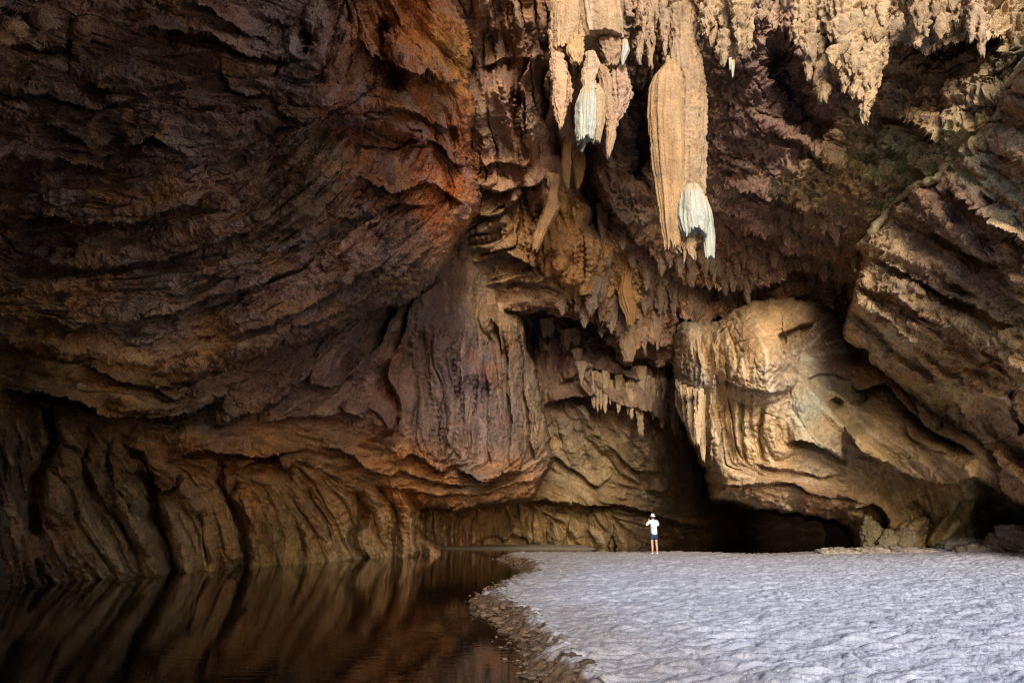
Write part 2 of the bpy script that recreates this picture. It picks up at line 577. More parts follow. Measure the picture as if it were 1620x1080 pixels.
r.flow(Fc, 0.28, 0.6 + 0.5 * low); r.flow(Fc, 0.5, 0.25 + 0.6 * low, 'cut'); r.flow(Ff, 0.12, 0.4 + up + low)
r.ledges([
    ([(845, 655), (880, 632), (930, 628), (980, 640), (1030, 652), (1080, 690)], 1.7, dict(w=40, rec=.6, wr=25)),
    ([(880, 610), (930, 585), (980, 590), (1030, 610)], 0.8, dict(w=18)),
    ([(890, 560), (940, 545), (1000, 560), (1050, 590)], 1.0, dict(w=18)),
    ([(930, 520), (980, 535), (1040, 560)], 0.9, dict(w=14)),
    ([(700, 815), (760, 795), (860, 790), (960, 798), (1010, 806), (1035, 815), (1080, 830), (1180, 850)], 1.9, dict(w=20, rec=.8, wr=24)),
    ([(860, 700), (890, 735), (940, 765), (970, 750)], 0.8, dict(w=20, rec=.3)),
    ([(960, 700), (1000, 740), (1050, 745)], 0.6, dict(w=18)),
    ([(1020, 775), (1045, 778), (1060, 770)], 0.9, dict(w=14)),
    ([(735, 870), (755, 850), (790, 848), (800, 860)], 0.9, dict(w=10)),
    ([(800, 862), (812, 847), (830, 852), (835, 868)], 0.9, dict(w=8)),
    ([(1050, 850), (1100, 842), (1160, 850), (1230, 862)], 1.2, dict(w=14)),
], taper=0.2)
for i, x in enumerate((690, 712, 736, 758, 790, 820, 850, 880, 915, 950, 985)):
    r.dome(x, 830 + (i % 3) * 8, 16, 34, -14 + 8 * (i % 4), 0.7 + 0.25 * (i % 2))
r.dome(905, 570, 26, 30, 0, 0.9); r.dome(860, 560, 18, 60, 0, 0.8)
r.groove([(560, 700), (620, 760), (668, 840), (672, 880)], 0.1)
r.bake()
r.displace(noise_std(0.45, 0.16, 0.05, 31))
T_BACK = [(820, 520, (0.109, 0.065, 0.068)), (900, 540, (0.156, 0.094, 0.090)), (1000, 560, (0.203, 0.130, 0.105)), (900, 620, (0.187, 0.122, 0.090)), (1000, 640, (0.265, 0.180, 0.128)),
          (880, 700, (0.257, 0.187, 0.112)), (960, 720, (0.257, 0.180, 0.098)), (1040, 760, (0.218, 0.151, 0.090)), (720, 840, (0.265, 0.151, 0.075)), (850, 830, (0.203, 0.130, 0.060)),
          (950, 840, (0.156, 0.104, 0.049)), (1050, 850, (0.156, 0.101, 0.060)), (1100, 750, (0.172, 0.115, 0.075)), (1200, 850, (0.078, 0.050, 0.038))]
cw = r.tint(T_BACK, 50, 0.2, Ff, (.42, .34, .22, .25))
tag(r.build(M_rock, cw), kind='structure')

# ================================================================== high wall and ceiling in the middle
r = Rock('cave_ceiling', (560, -320, 2000, 640),
         [(560, -330), (560, 300), (600, 520), (700, 490), (745, 486), (775, 500), (800, 500), (830, 495), (868, 492), (905, 502), (940, 512), (962, 528), (975, 556),
          (992, 578), (1012, 562), (1050, 570), (1075, 580), (1090, 560), (1120, 540), (1250, 520), (1400, 500), (1500, 480), (2010, 480), (2010, -330)],
         [(560, -320, 24), (560, 300, 22), (560, 520, 30), (720, -50, 20), (740, 60, 23.5), (790, 60, 24.5), (800, 200, 25.5), (850, 60, 22.5), (870, -40, 21.5), (900, 0, 22), (1000, 0, 22), (1200, 0, 22), (1400, 0, 21), (1620, 0, 19),
          (1000, 150, 25.5), (1200, 200, 26), (1400, 200, 24.5), (1000, 300, 30), (930, 260, 30), (900, 380, 31), (1200, 300, 28.5), (1000, 400, 34), (1150, 400, 33), (1300, 440, 35), (760, 220, 27), (800, 300, 28.5),
          (740, 380, 31), (800, 420, 31.5), (850, 470, 33), (940, 490, 35), (1000, 540, 37), (1080, 520, 38), (1300, 300, 27), (1350, 350, 28), (1340, 460, 34), (1500, 200, 21), (1500, 80, 20.5), (1900, -300, 24), (1200, -300, 29), (1900, 400, 24), (900, -300, 28), (1600, -300, 26), (720, 480, 34)],
         step=1.3, lip=22, lipA=1.5, drop=1.5, rough_edge=9)
dirs = [(760, 50, 80), (800, 120, 90), (780, 250, 80), (860, 200, 90), (850, 330, 75), (880, 420, 85), (760, 350, -25), (740, 300, -20), (800, 450, -20), (760, 430, 10), (860, 470, 15), (950, 480, 90), (920, 440, 95), (1000, 480, 60),
        (1000, 100, 90), (1100, 100, 90), (1050, 300, 50), (1200, 300, 30), (1300, 200, 30), (1400, 150, 20), (1200, 420, 25), (1350, 300, 25), (1100, 470, 50), (1050, 420, 60), (1500, 100, -20), (1450, 280, -40), (950, 300, 80)]
Fc = flow_noise(dirs, 20, 130, 201); Ff = flow_noise(dirs, 6, 45, 202)
knob = smooth(930, 990, r.WX + 0.12 * (r.WY - 300)) * smooth(1700, 1400, r.WX * 0)   # knobbly ceiling on the right
pil = 1 - knob
r.flow(Fc, 0.22, pil + 0.4 * knob); r.flow(Fc, 0.35, pil, 'cut'); r.flow(Ff, 0.10, pil); r.flow(Fc, 0.10, knob, 'cut')
r.ledges([
    # pillar between the overhang and the stalactites
    ([(748, 262), (790, 255), (830, 262), (846, 240)], 0.7, dict(w=22)),
    ([(700, 255), (745, 285), (790, 305), (818, 300), (822, 285)], 1.2, dict(w=30)),
    ([(735, 330), (775, 345), (812, 325), (838, 300)], 1.0, dict(w=22)),
    ([(820, 300), (845, 292), (862, 280), (866, 262)], 1.2, dict(w=24)),
    ([(720, 400), (760, 412), (800, 398), (845, 420), (862, 405), (880, 380)], 1.3, dict(w=24)),
    ([(700, 440), (750, 452), (800, 446), (850, 448), (890, 432)], 0.8, dict(w=20)),
    ([(740, 480), (770, 478), (806, 492), (850, 484), (900, 494), (938, 505)], 1.2, dict(w=22, rec=.4)),
    ([(835, 400), (842, 392), (860, 370), (875, 335), (885, 300)], 1.1, dict(w=14, rec=.6)),
    ([(850, 60), (835, 100), (820, 130), (822, 190), (828, 240)], 1.0, dict(w=20, rec=.5)),   # drawn downward: raised on the right
    ([(875, 100), (862, 135), (868, 165), (862, 200)], 1.3, dict(w=16, rec=.8)),
    ([(760, 110), (800, 92), (850, 100)], 0.5, dict(w=20)),
    ([(905, 470), (938, 468), (945, 500), (965, 520)], 1.0, dict(w=14)),
    ([(970, 450), (985, 470), (992, 500), (1003, 506), (1012, 490)], 1.2, dict(w=12)),
    ([(960, 505), (990, 548), (1020, 535), (1060, 552)], 1.2, dict(w=20)),
    # folds of the ceiling
    ([(930, 330), (980, 345), (1040, 400), (1080, 420)], 1.2, dict(w=26)),
    ([(1130, 215), (1200, 205), (1280, 235), (1330, 265), (1360, 262)], 0.5, dict(w=34)),
    ([(1130, 300), (1200, 300), (1270, 330), (1330, 335)], 1.2, dict(w=26)),
    ([(1130, 350), (1200, 365), (1260, 400), (1330, 405)], 1.3, dict(w=26)),
    ([(1060, 440), (1130, 450), (1200, 448), (1250, 430), (1330, 440)], 1.6, dict(w=26, rec=.7, wr=25)),
    ([(1050, 480), (1110, 500), (1180, 492), (1240, 470), (1300, 455)], 1.2, dict(w=20)),
    ([(1380, 175), (1430, 185), (1480, 210), (1500, 205)], 1.2, dict(w=26)),
    ([(1390, 235), (1440, 245), (1470, 270), (1460, 285)], 0.7, dict(w=26)),
    ([(1400, 60), (1460, 70), (1520, 60), (1600, 60)], 1.6, dict(w=22, rec=.7, wr=24)),
    
], taper=0.22)
r.groove([(935, 210), (925, 260), (928, 300), (945, 340), (938, 380)], 3.2, 16)
r.groove([(1000, 120), (1012, 180), (1010, 250), (1000, 300)], 2.2, 18)
r.groove([(1225, 60), (1240, 130), (1280, 190), (1330, 215)], 2.6, 26)
r.groove([(868, 175), (876, 215), (882, 250)], 1.6, 8)
r.groove([(1340, 440), (1335, 470), (1350, 520)], 3.0, 16)
r.dome(775, 150, 50, 75, 5, 1.0, 1); r.dome(795, 45, 40, 45, 0, 0.9, 1)
r.dome(862, 290, 16, 26, 20, 1.1); r.dome(770, 365, 45, 26, -25, 0.8); r.dome(905, 440, 16, 18, 30, 1.2); r.dome(888, 425, 14, 14, 0, 0.7)
r.dome(860, 318, 26, 90, 14, 1.0, 1)
r.dome(922, 430, 20, 60, 3, 1.2, 1)
r.bake()
kn = knob


def fn_ceiling(P):
    base = noise_std(0.35, 0.13, 0.05, 51)(P)
    Q = (P[0], P[1], P[2] * 0.7)
    a = fbm(Q, 1.5, 2, 61); b = fbm(Q, 0.62, 3, 62, gain=.6)
    k = 0.75 * np.maximum(a, -0.4) + 0.55 * np.sign(b) * np.abs(b) ** 0.8
    k = k + 0.34 * (1 - 2.6 * np.abs(fbm(Q, 0.30, 3, 63))) + .22 * np.maximum(0, fbm(Q, .55, 2, 66)) + .08 * fbm(P, .14, 2, 65)
    # pits on the pillar
    pit = fbm(P, 0.42, 1, 64)
    base = base - 0.16 * smooth(0.5, 0.75, pit)
    return base * (1 - kn) + (0.5 * base + k) * kn


r.displace(fn_ceiling)
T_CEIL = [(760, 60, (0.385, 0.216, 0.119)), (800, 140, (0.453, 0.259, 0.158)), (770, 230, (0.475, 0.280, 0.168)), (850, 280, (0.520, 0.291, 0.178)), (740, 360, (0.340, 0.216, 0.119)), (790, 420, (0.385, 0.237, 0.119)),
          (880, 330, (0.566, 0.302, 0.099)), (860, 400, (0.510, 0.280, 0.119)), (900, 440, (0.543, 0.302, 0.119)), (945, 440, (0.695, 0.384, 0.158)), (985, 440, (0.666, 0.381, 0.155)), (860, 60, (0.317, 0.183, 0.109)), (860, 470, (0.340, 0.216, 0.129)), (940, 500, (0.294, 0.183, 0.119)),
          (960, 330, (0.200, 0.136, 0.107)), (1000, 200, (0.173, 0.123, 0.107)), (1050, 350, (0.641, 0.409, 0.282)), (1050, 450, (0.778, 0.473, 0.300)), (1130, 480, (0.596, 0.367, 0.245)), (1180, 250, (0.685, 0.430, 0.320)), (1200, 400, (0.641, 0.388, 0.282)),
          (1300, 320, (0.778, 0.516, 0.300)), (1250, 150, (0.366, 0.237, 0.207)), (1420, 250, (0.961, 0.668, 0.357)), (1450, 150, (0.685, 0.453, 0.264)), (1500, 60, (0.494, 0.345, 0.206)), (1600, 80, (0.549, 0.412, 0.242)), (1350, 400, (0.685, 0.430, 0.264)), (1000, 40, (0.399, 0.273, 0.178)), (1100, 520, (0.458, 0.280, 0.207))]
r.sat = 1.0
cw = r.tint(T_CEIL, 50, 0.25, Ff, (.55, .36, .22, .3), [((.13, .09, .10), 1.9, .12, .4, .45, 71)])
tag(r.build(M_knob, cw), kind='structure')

# ================================================================== left wall above the pool
r = Rock('left_wall', (-900, 330, 900, 980),
         [(-910, 320), (780, 320), (790, 420), (800, 490), (818, 500), (832, 555), (848, 590), (856, 640), (866, 690), (868, 730), (855, 755), (848, 778),
          (815, 792), (760, 800), (738, 806), (715, 805), (690, 800), (672, 800), (664, 812), (668, 850), (670, 1000), (-910, 1000)],
         [(-900, 330, 9), (-900, 980, 10), (-400, 600, 14), (-400, 960, 15), (0, 400, 17), (0, 560, 18.2), (0, 640, 17.6), (0, 760, 19), (0, 900, 19.2), (0, 960, 19.4),
          (200, 640, 19.6), (200, 700, 22.5), (200, 800, 22.6), (210, 920, 22.6), (300, 600, 20.8), (330, 650, 22), (400, 700, 25), (400, 800, 26.8), (400, 920, 27.2),
          (400, 560, 22.5), (500, 560, 24.5), (520, 640, 26), (530, 700, 27.4), (520, 800, 30), (530, 920, 30.5), (620, 480, 27), (620, 600, 28.5), (620, 700, 29.5), (620, 800, 33), (640, 900, 34.2),
          (720, 400, 30), (700, 520, 29.8), (700, 640, 30.2), (720, 735, 31), (780, 500, 32.5), (790, 620, 32), (800, 730, 32.2), (850, 650, 34), (850, 740, 34.5), (740, 790, 34), (680, 800, 34), (820, 780, 35), (700, 900, 35)],
         step=1.3, lip=14, lipA=1.2, drop=1.6, rough_edge=5)
dirs = [(0, 600, 10), (100, 600, 8), (200, 640, 5), (50, 700, 80), (50, 850, 75), (150, 720, 60), (200, 800, 60), (230, 880, 70), (120, 900, 50), (300, 700, 0), (300, 780, 60), (330, 850, 75), (400, 740, 20), (400, 800, 60), (430, 860, 75),
        (480, 700, 10), (480, 780, 55), (550, 820, 65), (600, 850, 75), (640, 830, 80), (350, 640, -20), (450, 620, -30), (500, 560, -45), (560, 600, -60), (600, 660, 30), (640, 600, 85), (660, 650, 85), (620, 720, -10), (560, 720, 10),
        (600, 500, -50), (680, 480, 90), (720, 560, 88), (720, 680, 92), (790, 560, 88), (790, 700, 90), (850, 650, 88), (660, 730, 70), (700, 760, -12), (760, 775, -12), (820, 765, -20), (640, 770, 0), (580, 760, 15), (680, 790, -25)]
Fc = flow_noise(dirs, 20, 260, 301, .35); Ff = flow_noise(dirs, 6, 80, 302); Fm = flow_noise(dirs, 10, 130, 303, .35)
X, Y = r.WX, r.WY
colm = smooth(690, 720, Y) * smooth(680, 640, X)
curt = smooth(640, 665, X) * smooth(500, 540, Y) * smooth(760, 740, Y)
und = smooth(560, 600, X) * smooth(735, 752, Y) * smooth(690, 640, 0 * X)
calm = smooth(700, 560, Y) * smooth(680, 600, X)
r.flow(Fc, 0.22, 0.5 + 0.35 * colm + 0.4 * curt - 0.2 * calm); r.flow(Fc, 0.5, 0.15 + 0.30 * colm + 0.25 * curt, 'cut')
r.flow(Fm, 0.12, 0.5 + 0.0 * colm + 0.7 * curt + 0.8 * und); r.flow(Fm, 0.26, 0.05 + 0.15 * colm + 0.8 * curt + 0.9 * und, 'cut'); r.flow(Ff, 0.06, 1.0 + 1.0 * curt)
r.ledges([
    ([(0, 612), (60, 622), (110, 628), (140, 640), (165, 656), (205, 661), (255, 662), (300, 655), (335, 636), (370, 612)], 1.9, dict(w=34, rec=1.0, wr=26)),
    ([(120, 575), (190, 600), (240, 612), (290, 608)], 0.8, dict(w=20)),
    ([(235, 600), (262, 622), (285, 630), (330, 612)], 0.6, dict(w=14)),
    ([(330, 672), (380, 664), (430, 640), (470, 612), (500, 570)], 1.1, dict(w=30)),
    ([(400, 668), (440, 662), (480, 656), (520, 652), (560, 650)], 0.7, dict(w=18)),
    ([(270, 730), (300, 715), (345, 712), (400, 718), (440, 716), (480, 712), (478, 695)], 1.2, dict(w=20, rec=.8, wr=14)),
    ([(200, 700), (230, 715), (248, 765), (272, 770), (278, 745)], 1.3, dict(w=20, rec=.9, wr=18)),
    ([(372, 745), (400, 728), (440, 720), (450, 742), (470, 742)], 1.2, dict(w=16, rec=.8, wr=16)),
    ([(500, 700), (540, 712), (580, 738), (625, 752)], 0.8, dict(w=14)),
    ([(620, 735), (650, 720), (690, 738), (705, 745), (712, 735)], 1.2, dict(w=18, rec=.5)),
    ([(715, 735), (740, 748), (765, 758), (800, 748), (822, 742), (822, 700)], 1.3, dict(w=20, rec=.5)),
    ([(560, 745), (600, 755), (640, 748), (700, 762), (780, 760), (850, 735)], 0.9, dict(w=14)),
    ([(590, 770), (640, 775), (700, 782), (770, 776), (850, 760)], 0.9, dict(w=14)),
    ([(620, 560), (612, 600), (630, 640), (625, 680), (600, 700), (560, 705)], 1.3, dict(w=22, rec=.6)),
    ([(580, 640), (600, 655), (610, 690)], 0.5, dict(w=10)),
    ([(535, 640), (560, 655), (575, 662), (578, 640)], 1.0, dict(w=14)),
    ([(480, 610), (530, 610), (560, 590)], 0.9, dict(w=22)),
    ([(640, 470), (600, 540), (570, 575), (545, 600)], 0.9, dict(w=24)),
    ([(700, 440), (650, 480), (640, 520), (620, 560)], 1.0, dict(w=24)),
    ([(775, 500), (790, 520), (790, 555), (798, 560)], 0.8, dict(w=12)),
    ([(765, 560), (775, 620), (772, 690), (778, 745)], 0.45, dict(w=16, rec=.8, wr=6)),
    ([(796, 510), (800, 590), (808, 680), (806, 745)], 0.7, dict(w=16, rec=.9, wr=7)),
    ([(820, 510), (828, 590), (838, 670), (846, 740)], 0.7, dict(w=14, rec=.9, wr=7)),
    ([(738, 752), (736, 690), (746, 620), (740, 590)], 0.45, dict(w=16, rec=.8, wr=6)),
    ([(700, 742), (692, 680), (698, 620), (690, 560)], 0.5, dict(w=20, rec=.8, wr=7)),
    ([(662, 735), (650, 680), (655, 610), (650, 540)], 0.5, dict(w=18, rec=.8, wr=7)),
    ([(640, 700), (628, 640), (632, 590), (645, 530)], 0.4, dict(w=14, rec=.8, wr=7)),
], taper=0.16)
# columns of the wall: (top ... bottom) grooves between buttresses
for pts, A, w in [
    ([(70, 640), (85, 700), (60, 770), (52, 860)], 2.0, 10),
    ([(135, 690), (130, 740), (160, 790), (200, 850), (232, 925)], 0.9, 5),
    ([(180, 680), (165, 735), (178, 790), (215, 860), (250, 900)], 0.8, 5),
    ([(205, 740), (235, 770), (245, 830), (268, 900), (285, 940)], 3.4, 14),
    ([(310, 800), (320, 850), (330, 900)], 0.9, 5),
    ([(350, 720), (345, 770), (372, 815), (388, 860), (375, 915)], 2.0, 8),
    ([(376, 752), (366, 790), (392, 830), (396, 850)], 1.2, 6),
    ([(480, 770), (500, 820), (525, 860)], 1.1, 5),
    ([(470, 830), (480, 870), (478, 895)], 0.9, 5),
    ([(560, 770), (575, 810), (560, 850), (580, 885), (585, 900)], 2.0, 7),
    ([(590, 760), (620, 800), (628, 840), (630, 890)], 2.2, 7),
    ([(645, 770), (660, 820), (665, 900)], 2.0, 8)]:
    r.groove(pts, A, w)
r.ledges([      # drawn downward: raised on the right; drawn upward: raised on the left
    ([(258, 935), (262, 880), (245, 820), (232, 790), (238, 745), (210, 720)], 1.6, dict(w=40, rec=.6, wr=10)),
    ([(385, 905), (385, 860), (352, 790), (350, 745), (338, 722)], 1.3, dict(w=30, rec=.6, wr=10)),
    ([(130, 760), (125, 700), (140, 660)], 0.8, dict(w=22)),
    ([(270, 870), (215, 810), (175, 770), (155, 700)], 0.9, dict(w=16)),
    ([(583, 895), (575, 850), (555, 800), (540, 760)], 1.0, dict(w=26)),
    ([(625, 895), (622, 850), (608, 800), (585, 770)], 1.0, dict(w=18)),
    ([(660, 890), (655, 840), (640, 790), (630, 765)], 0.9, dict(w=14)),
    ([(530, 870), (505, 820), (480, 770), (470, 750)], 0.8, dict(w=20)),
    ([(455, 890), (430, 840), (420, 800), (400, 770)], 0.5, dict(w=20)),
], taper=0.15)
r.dome(95, 770, 42, 60, 10, 0.9); r.dome(130, 860, 60, 60, 0, 0.8, 1); r.dome(300, 690, 44, 20, -10, 0.6); r.dome(450, 730, 40, 12, -12, 0.9); r.dome(395, 735, 30, 14, -15, 0.8)
r.dome(435, 800, 50, 90, -14, 0.9, 1); r.dome(585, 790, 18, 22, 0, 0.8); r.dome(400, 560, 90, 30, -30, 1.0, 1); r.dome(470, 610, 60, 30, -30, 0.9, 1); r.dome(520, 560, 55, 30, -45, 0.9, 1); r.dome(600, 560, 40, 30, -60, 0.6, 1)
r.dome(565, 645, 20, 17, 0, 0.7); r.dome(610, 660, 32, 36, 20, 0.9, 1); r.dome(225, 640, 60, 16, 3, 0.9); r.dome(725, 530, 60, 40, 20, 0.9, 1); r.dome(755, 590, 40, 24, -10, 0.7, 1)
r.dome(772, 505, 14, 22, 5, 0.9)
r.dome(0, 800, 60, 160, 0, 1.2, 1)
r.bake()
r.displace(noise_std(0.34, 0.13, 0.065, 11, None, .16))
T_LEFT = [(0, 600, (0.136, 0.074, 0.034)), (200, 640, (0.297, 0.152, 0.068)), (50, 700, (0.079, 0.041, 0.022)), (50, 880, (0.070, 0.041, 0.022)), (120, 760, (0.148, 0.078, 0.037)), (180, 860, (0.171, 0.103, 0.052)), (300, 720, (0.280, 0.137, 0.065)), (300, 850, (0.231, 0.129, 0.061)),  # far-left points darkened: the shade on that side is put into the colour
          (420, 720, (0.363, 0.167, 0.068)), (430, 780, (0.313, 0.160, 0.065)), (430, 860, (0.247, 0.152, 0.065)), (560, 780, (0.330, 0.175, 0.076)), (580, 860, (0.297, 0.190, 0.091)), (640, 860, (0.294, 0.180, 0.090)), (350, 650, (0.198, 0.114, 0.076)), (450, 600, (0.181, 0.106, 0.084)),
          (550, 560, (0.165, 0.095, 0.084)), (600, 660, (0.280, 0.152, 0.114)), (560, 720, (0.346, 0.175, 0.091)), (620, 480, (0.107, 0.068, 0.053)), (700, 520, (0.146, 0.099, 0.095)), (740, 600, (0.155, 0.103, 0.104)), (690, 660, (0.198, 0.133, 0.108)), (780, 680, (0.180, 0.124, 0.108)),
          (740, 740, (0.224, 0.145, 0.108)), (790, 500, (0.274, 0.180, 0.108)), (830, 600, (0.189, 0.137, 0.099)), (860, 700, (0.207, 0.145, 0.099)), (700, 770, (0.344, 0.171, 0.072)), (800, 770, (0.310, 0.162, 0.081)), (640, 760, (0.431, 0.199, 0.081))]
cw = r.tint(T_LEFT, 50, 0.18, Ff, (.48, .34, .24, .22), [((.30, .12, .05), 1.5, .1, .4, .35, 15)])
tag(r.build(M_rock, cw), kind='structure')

# ================================================================== great overhang at upper left
r = Rock('rock_overhang', (-1000, -500, 770, 640),
         [(-1010, -510), (640, -510), (690, -120), (706, -20), (722, 20), (740, 62), (744, 95), (738, 130), (748, 175), (742, 220), (745, 262), (754, 300), (752, 334), (728, 362), (712, 392),
          (690, 432), (655, 470), (600, 488), (545, 515), (500, 535), (440, 552), (380, 572), (330, 590), (290, 601), (225, 603), (190, 592), (120, 580), (70, 566), (0, 552), (-200, 560), (-1010, 640)],
         [(-1000, -500, 2.5), (-1000, 600, 8), (-400, 0, 6), (-400, 500, 11), (-200, -200, 6), (300, -500, 4.5), (640, -500, 6), (0, 0, 9.5), (300, 0, 11.5), (560, -20, 13.5), (700, -20, 15.5), (730, 110, 18), (740, 250, 20), (740, 340, 21), (640, 120, 15.5), (600, 250, 16.8),
          (0, 200, 12), (0, 300, 13.5), (300, 200, 13.2), (300, 330, 15.4), (450, 330, 16.4), (550, 400, 18.2), (650, 420, 20.5), (0, 420, 15.5), (200, 450, 16.5), (0, 540, 17), (200, 590, 18.2), (400, 500, 18.5), (400, 560, 19.5), (550, 500, 21)],
         step=1.3, lip=30, lipA=1.6, drop=1.4, rough_edge=6)
dirs = [(0, 50, 15), (200, 50, 15), (400, 50, 20), (100, 200, 5), (300, 200, 8), (450, 150, 12), (0, 300, 5), (150, 330, 5), (300, 300, -12), (430, 260, -40), (500, 250, -48), (560, 100, -70), (620, 60, 60), (700, 100, 50), (600, 200, 10), (600, 280, -50), (720, 250, 80),
        (650, 330, -40), (700, 380, -50), (0, 450, 3), (200, 450, -5), (400, 450, -22), (550, 420, -35), (0, 550, 8), (150, 580, 10), (300, 580, -15), (450, 520, -28), (500, 480, -30)]
Fc = flow_noise(dirs, 20, 240, 401); Ff = flow_noise(dirs, 6, 60, 402); Fm = flow_noise(dirs, 11, 120, 403); Fs = flow_noise(dirs, 34, 320, 404)
X, Y = r.WX, r.WY
scale = (r.D / 18.0)
bowl = smooth(420, 560, X + 0.3 * (Y - 250)) * smooth(420, 330, Y)
under = smooth(380, 470, Y) * smooth(350, 480, X - 0.0 * Y) * smooth(-60, -10, Y - (560 - 0.42 * (X - 300)) + 20)
calm = 1 - 0.75 * under
pm = .35 + .9 * smooth(-.3, .35, perlin(X / 130, Y / 60, X * 0, 431)); pm2 = .25 + smooth(-.1, .35, perlin(X / 80, Y / 40, X * 0, 432))
r.flow(Fs, 0.22, calm * scale); r.flow(Fc, 0.08, calm * scale * pm); r.flow(Fc, 0.06, calm * scale, 'step'); r.flow(Fm, 0.09, calm * scale * (1.3 - pm * .6)); r.flow(Ff, 0.045, calm * scale); r.flow(Fc, 0.13, calm * scale * pm2, 'cut'); r.flow(Fm, 0.10, calm * scale, 'cut')
r.ledges([
    ([(190, 38), (260, 45), (330, 60), (390, 80), (450, 92), (500, 95)], 1.3, dict(w=30, rec=.6)),
    ([(280, 0), (330, 15), (400, 55), (430, 62)], 0.6, dict(w=20)),
    ([(0, 85), (35, 70), (80, 75), (115, 60)], 0.8, dict(w=25)),
    ([(0, 150), (60, 142), (100, 158), (150, 168), (220, 150)], 0.7, dict(w=20)),
    ([(110, 105), (150, 130), (220, 138), (300, 128), (370, 118)], 0.4, dict(w=25)),
    ([(185, 236), (215, 226), (240, 216), (262, 228), (300, 248)], 0.9, dict(w=22, rec=.8, wr=14)),
    ([(60, 190), (110, 212), (150, 232)], 0.5, dict(w=14)),
    ([(0, 345), (60, 340), (120, 346), (180, 350), (240, 338), (300, 318), (350, 300)], 1.2, dict(w=30, rec=.8, wr=30)),
    ([(0, 258), (60, 250), (120, 258), (180, 262)], 0.8, dict(w=22)),
    ([(0, 432), (120, 425), (240, 410), (360, 372), (440, 335)], 0.9, dict(w=30, rec=.5)),
    ([(0, 505), (120, 512), (230, 500), (340, 470), (450, 430), (560, 370)], 0.8, dict(w=26)),
    ([(330, 545), (400, 520), (480, 490), (560, 440), (640, 390)], 1.2, dict(w=28, rec=.5)),
    ([(410, 545), (460, 520), (520, 500), (590, 462), (650, 420), (700, 372)], 0.8, dict(w=18)),
    ([(350, 100), (356, 130), (375, 145), (420, 150)], 0.5, dict(w=15)),
    ([(118, 20), (112, 60), (108, 100)], 0.5, dict(w=16)),
    ([(430, 165), (470, 190), (500, 180), (560, 150)], 0.9, dict(w=20)),
    ([(560, 60), (600, 90), (650, 110), (700, 130), (738, 120)], 1.6, dict(w=26, rec=1.0, wr=30)),
    ([(600, 170), (650, 175), (700, 200), (738, 190)], 1.0, dict(w=20, rec=.8)),
    ([(640, 230), (690, 225), (720, 260), (745, 262)], 1.0, dict(w=16, rec=.8)),
    ([(560, 280), (620, 300), (680, 290), (740, 330)], 1.0, dict(w=20, rec=.8)),
    ([(510, 330), (560, 345), (620, 320), (690, 330)], 0.8, dict(w=18)),
], taper=0.2, damp=.68)
r.dome(275, 240, 34, 12, 15, 0.6); r.dome(205, 262, 34, 14, 15, 0.45); r.dome(10, 50, 34, 22, 0, 0.7); r.dome(475, 70, 26, 24, 0, 0.8); r.dome(500, 30, 20, 30, 0, .6)
r.groove([(478, 45), (484, 70), (476, 88)], 1.4, 9)
r.groove([(430, 120), (440, 100), (455, 90)], 0.5, 5)
r.groove([(118, 20), (112, 60), (108, 112)], 1.0, 5)
r.groove([(610, 20), (600, 60), (612, 110), (640, 140)], 1.6, 14)
r.groove([(480, 200), (540, 220), (600, 230), (660, 240)], 1.0, 24)
r.bake()
bw = bowl


def fn_over(P):
    d = noise_std(0.24, 0.10, 0.06, 21, (0.1, 0.35, 0.93, 0.8, 0.2), .26)(P)
    kn_ = fbm(P, 0.9, 3, 26, ridged=True, gain=.6)
    b = fbm(P, 1.3, 3, 27, gain=.55)
    rough = smooth(-.25, .25, fbm(P, 2.6, 2, 24))
    return d * (1 - 0.3 * bw) + bw * (0.12 * kn_ + 0.38 * b) + (0.10 + .13 * rough) * fbm((P[0], P[1], P[2] * 1.9), 0.5, 5, 23, gain=.68)


r.displace(fn_over)
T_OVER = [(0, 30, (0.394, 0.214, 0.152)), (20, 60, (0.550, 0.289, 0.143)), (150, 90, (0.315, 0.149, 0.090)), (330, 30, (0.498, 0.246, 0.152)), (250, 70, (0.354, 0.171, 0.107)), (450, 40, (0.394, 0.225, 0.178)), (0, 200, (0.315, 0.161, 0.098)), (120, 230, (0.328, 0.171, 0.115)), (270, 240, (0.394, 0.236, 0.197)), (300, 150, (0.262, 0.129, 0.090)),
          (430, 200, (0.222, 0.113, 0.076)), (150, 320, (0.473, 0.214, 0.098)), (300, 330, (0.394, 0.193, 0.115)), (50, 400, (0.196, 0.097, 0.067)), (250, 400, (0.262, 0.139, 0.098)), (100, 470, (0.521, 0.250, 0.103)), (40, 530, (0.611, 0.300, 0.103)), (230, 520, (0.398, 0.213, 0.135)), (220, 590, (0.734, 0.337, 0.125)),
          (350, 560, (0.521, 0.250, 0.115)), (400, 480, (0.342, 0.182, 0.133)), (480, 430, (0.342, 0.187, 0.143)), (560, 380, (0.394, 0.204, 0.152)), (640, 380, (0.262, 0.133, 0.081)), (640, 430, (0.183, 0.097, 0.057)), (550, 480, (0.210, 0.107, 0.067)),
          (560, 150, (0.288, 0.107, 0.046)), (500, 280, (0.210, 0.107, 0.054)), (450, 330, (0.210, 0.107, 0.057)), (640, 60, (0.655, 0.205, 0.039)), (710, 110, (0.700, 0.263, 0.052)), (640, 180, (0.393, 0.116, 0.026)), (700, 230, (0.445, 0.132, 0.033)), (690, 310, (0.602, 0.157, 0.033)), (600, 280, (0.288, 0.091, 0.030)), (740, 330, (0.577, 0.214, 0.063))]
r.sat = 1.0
cw = r.tint(T_OVER, 45, 0.28, Ff, (.44, .34, .32, .25), [((.52, .25, .09), 1.2, .12, .36, .6, 28), ((.30, .22, .24), 1.0, .15, .4, .5, 128), ((.12, .08, .085), 1.7, .1, .4, .4, 29)])
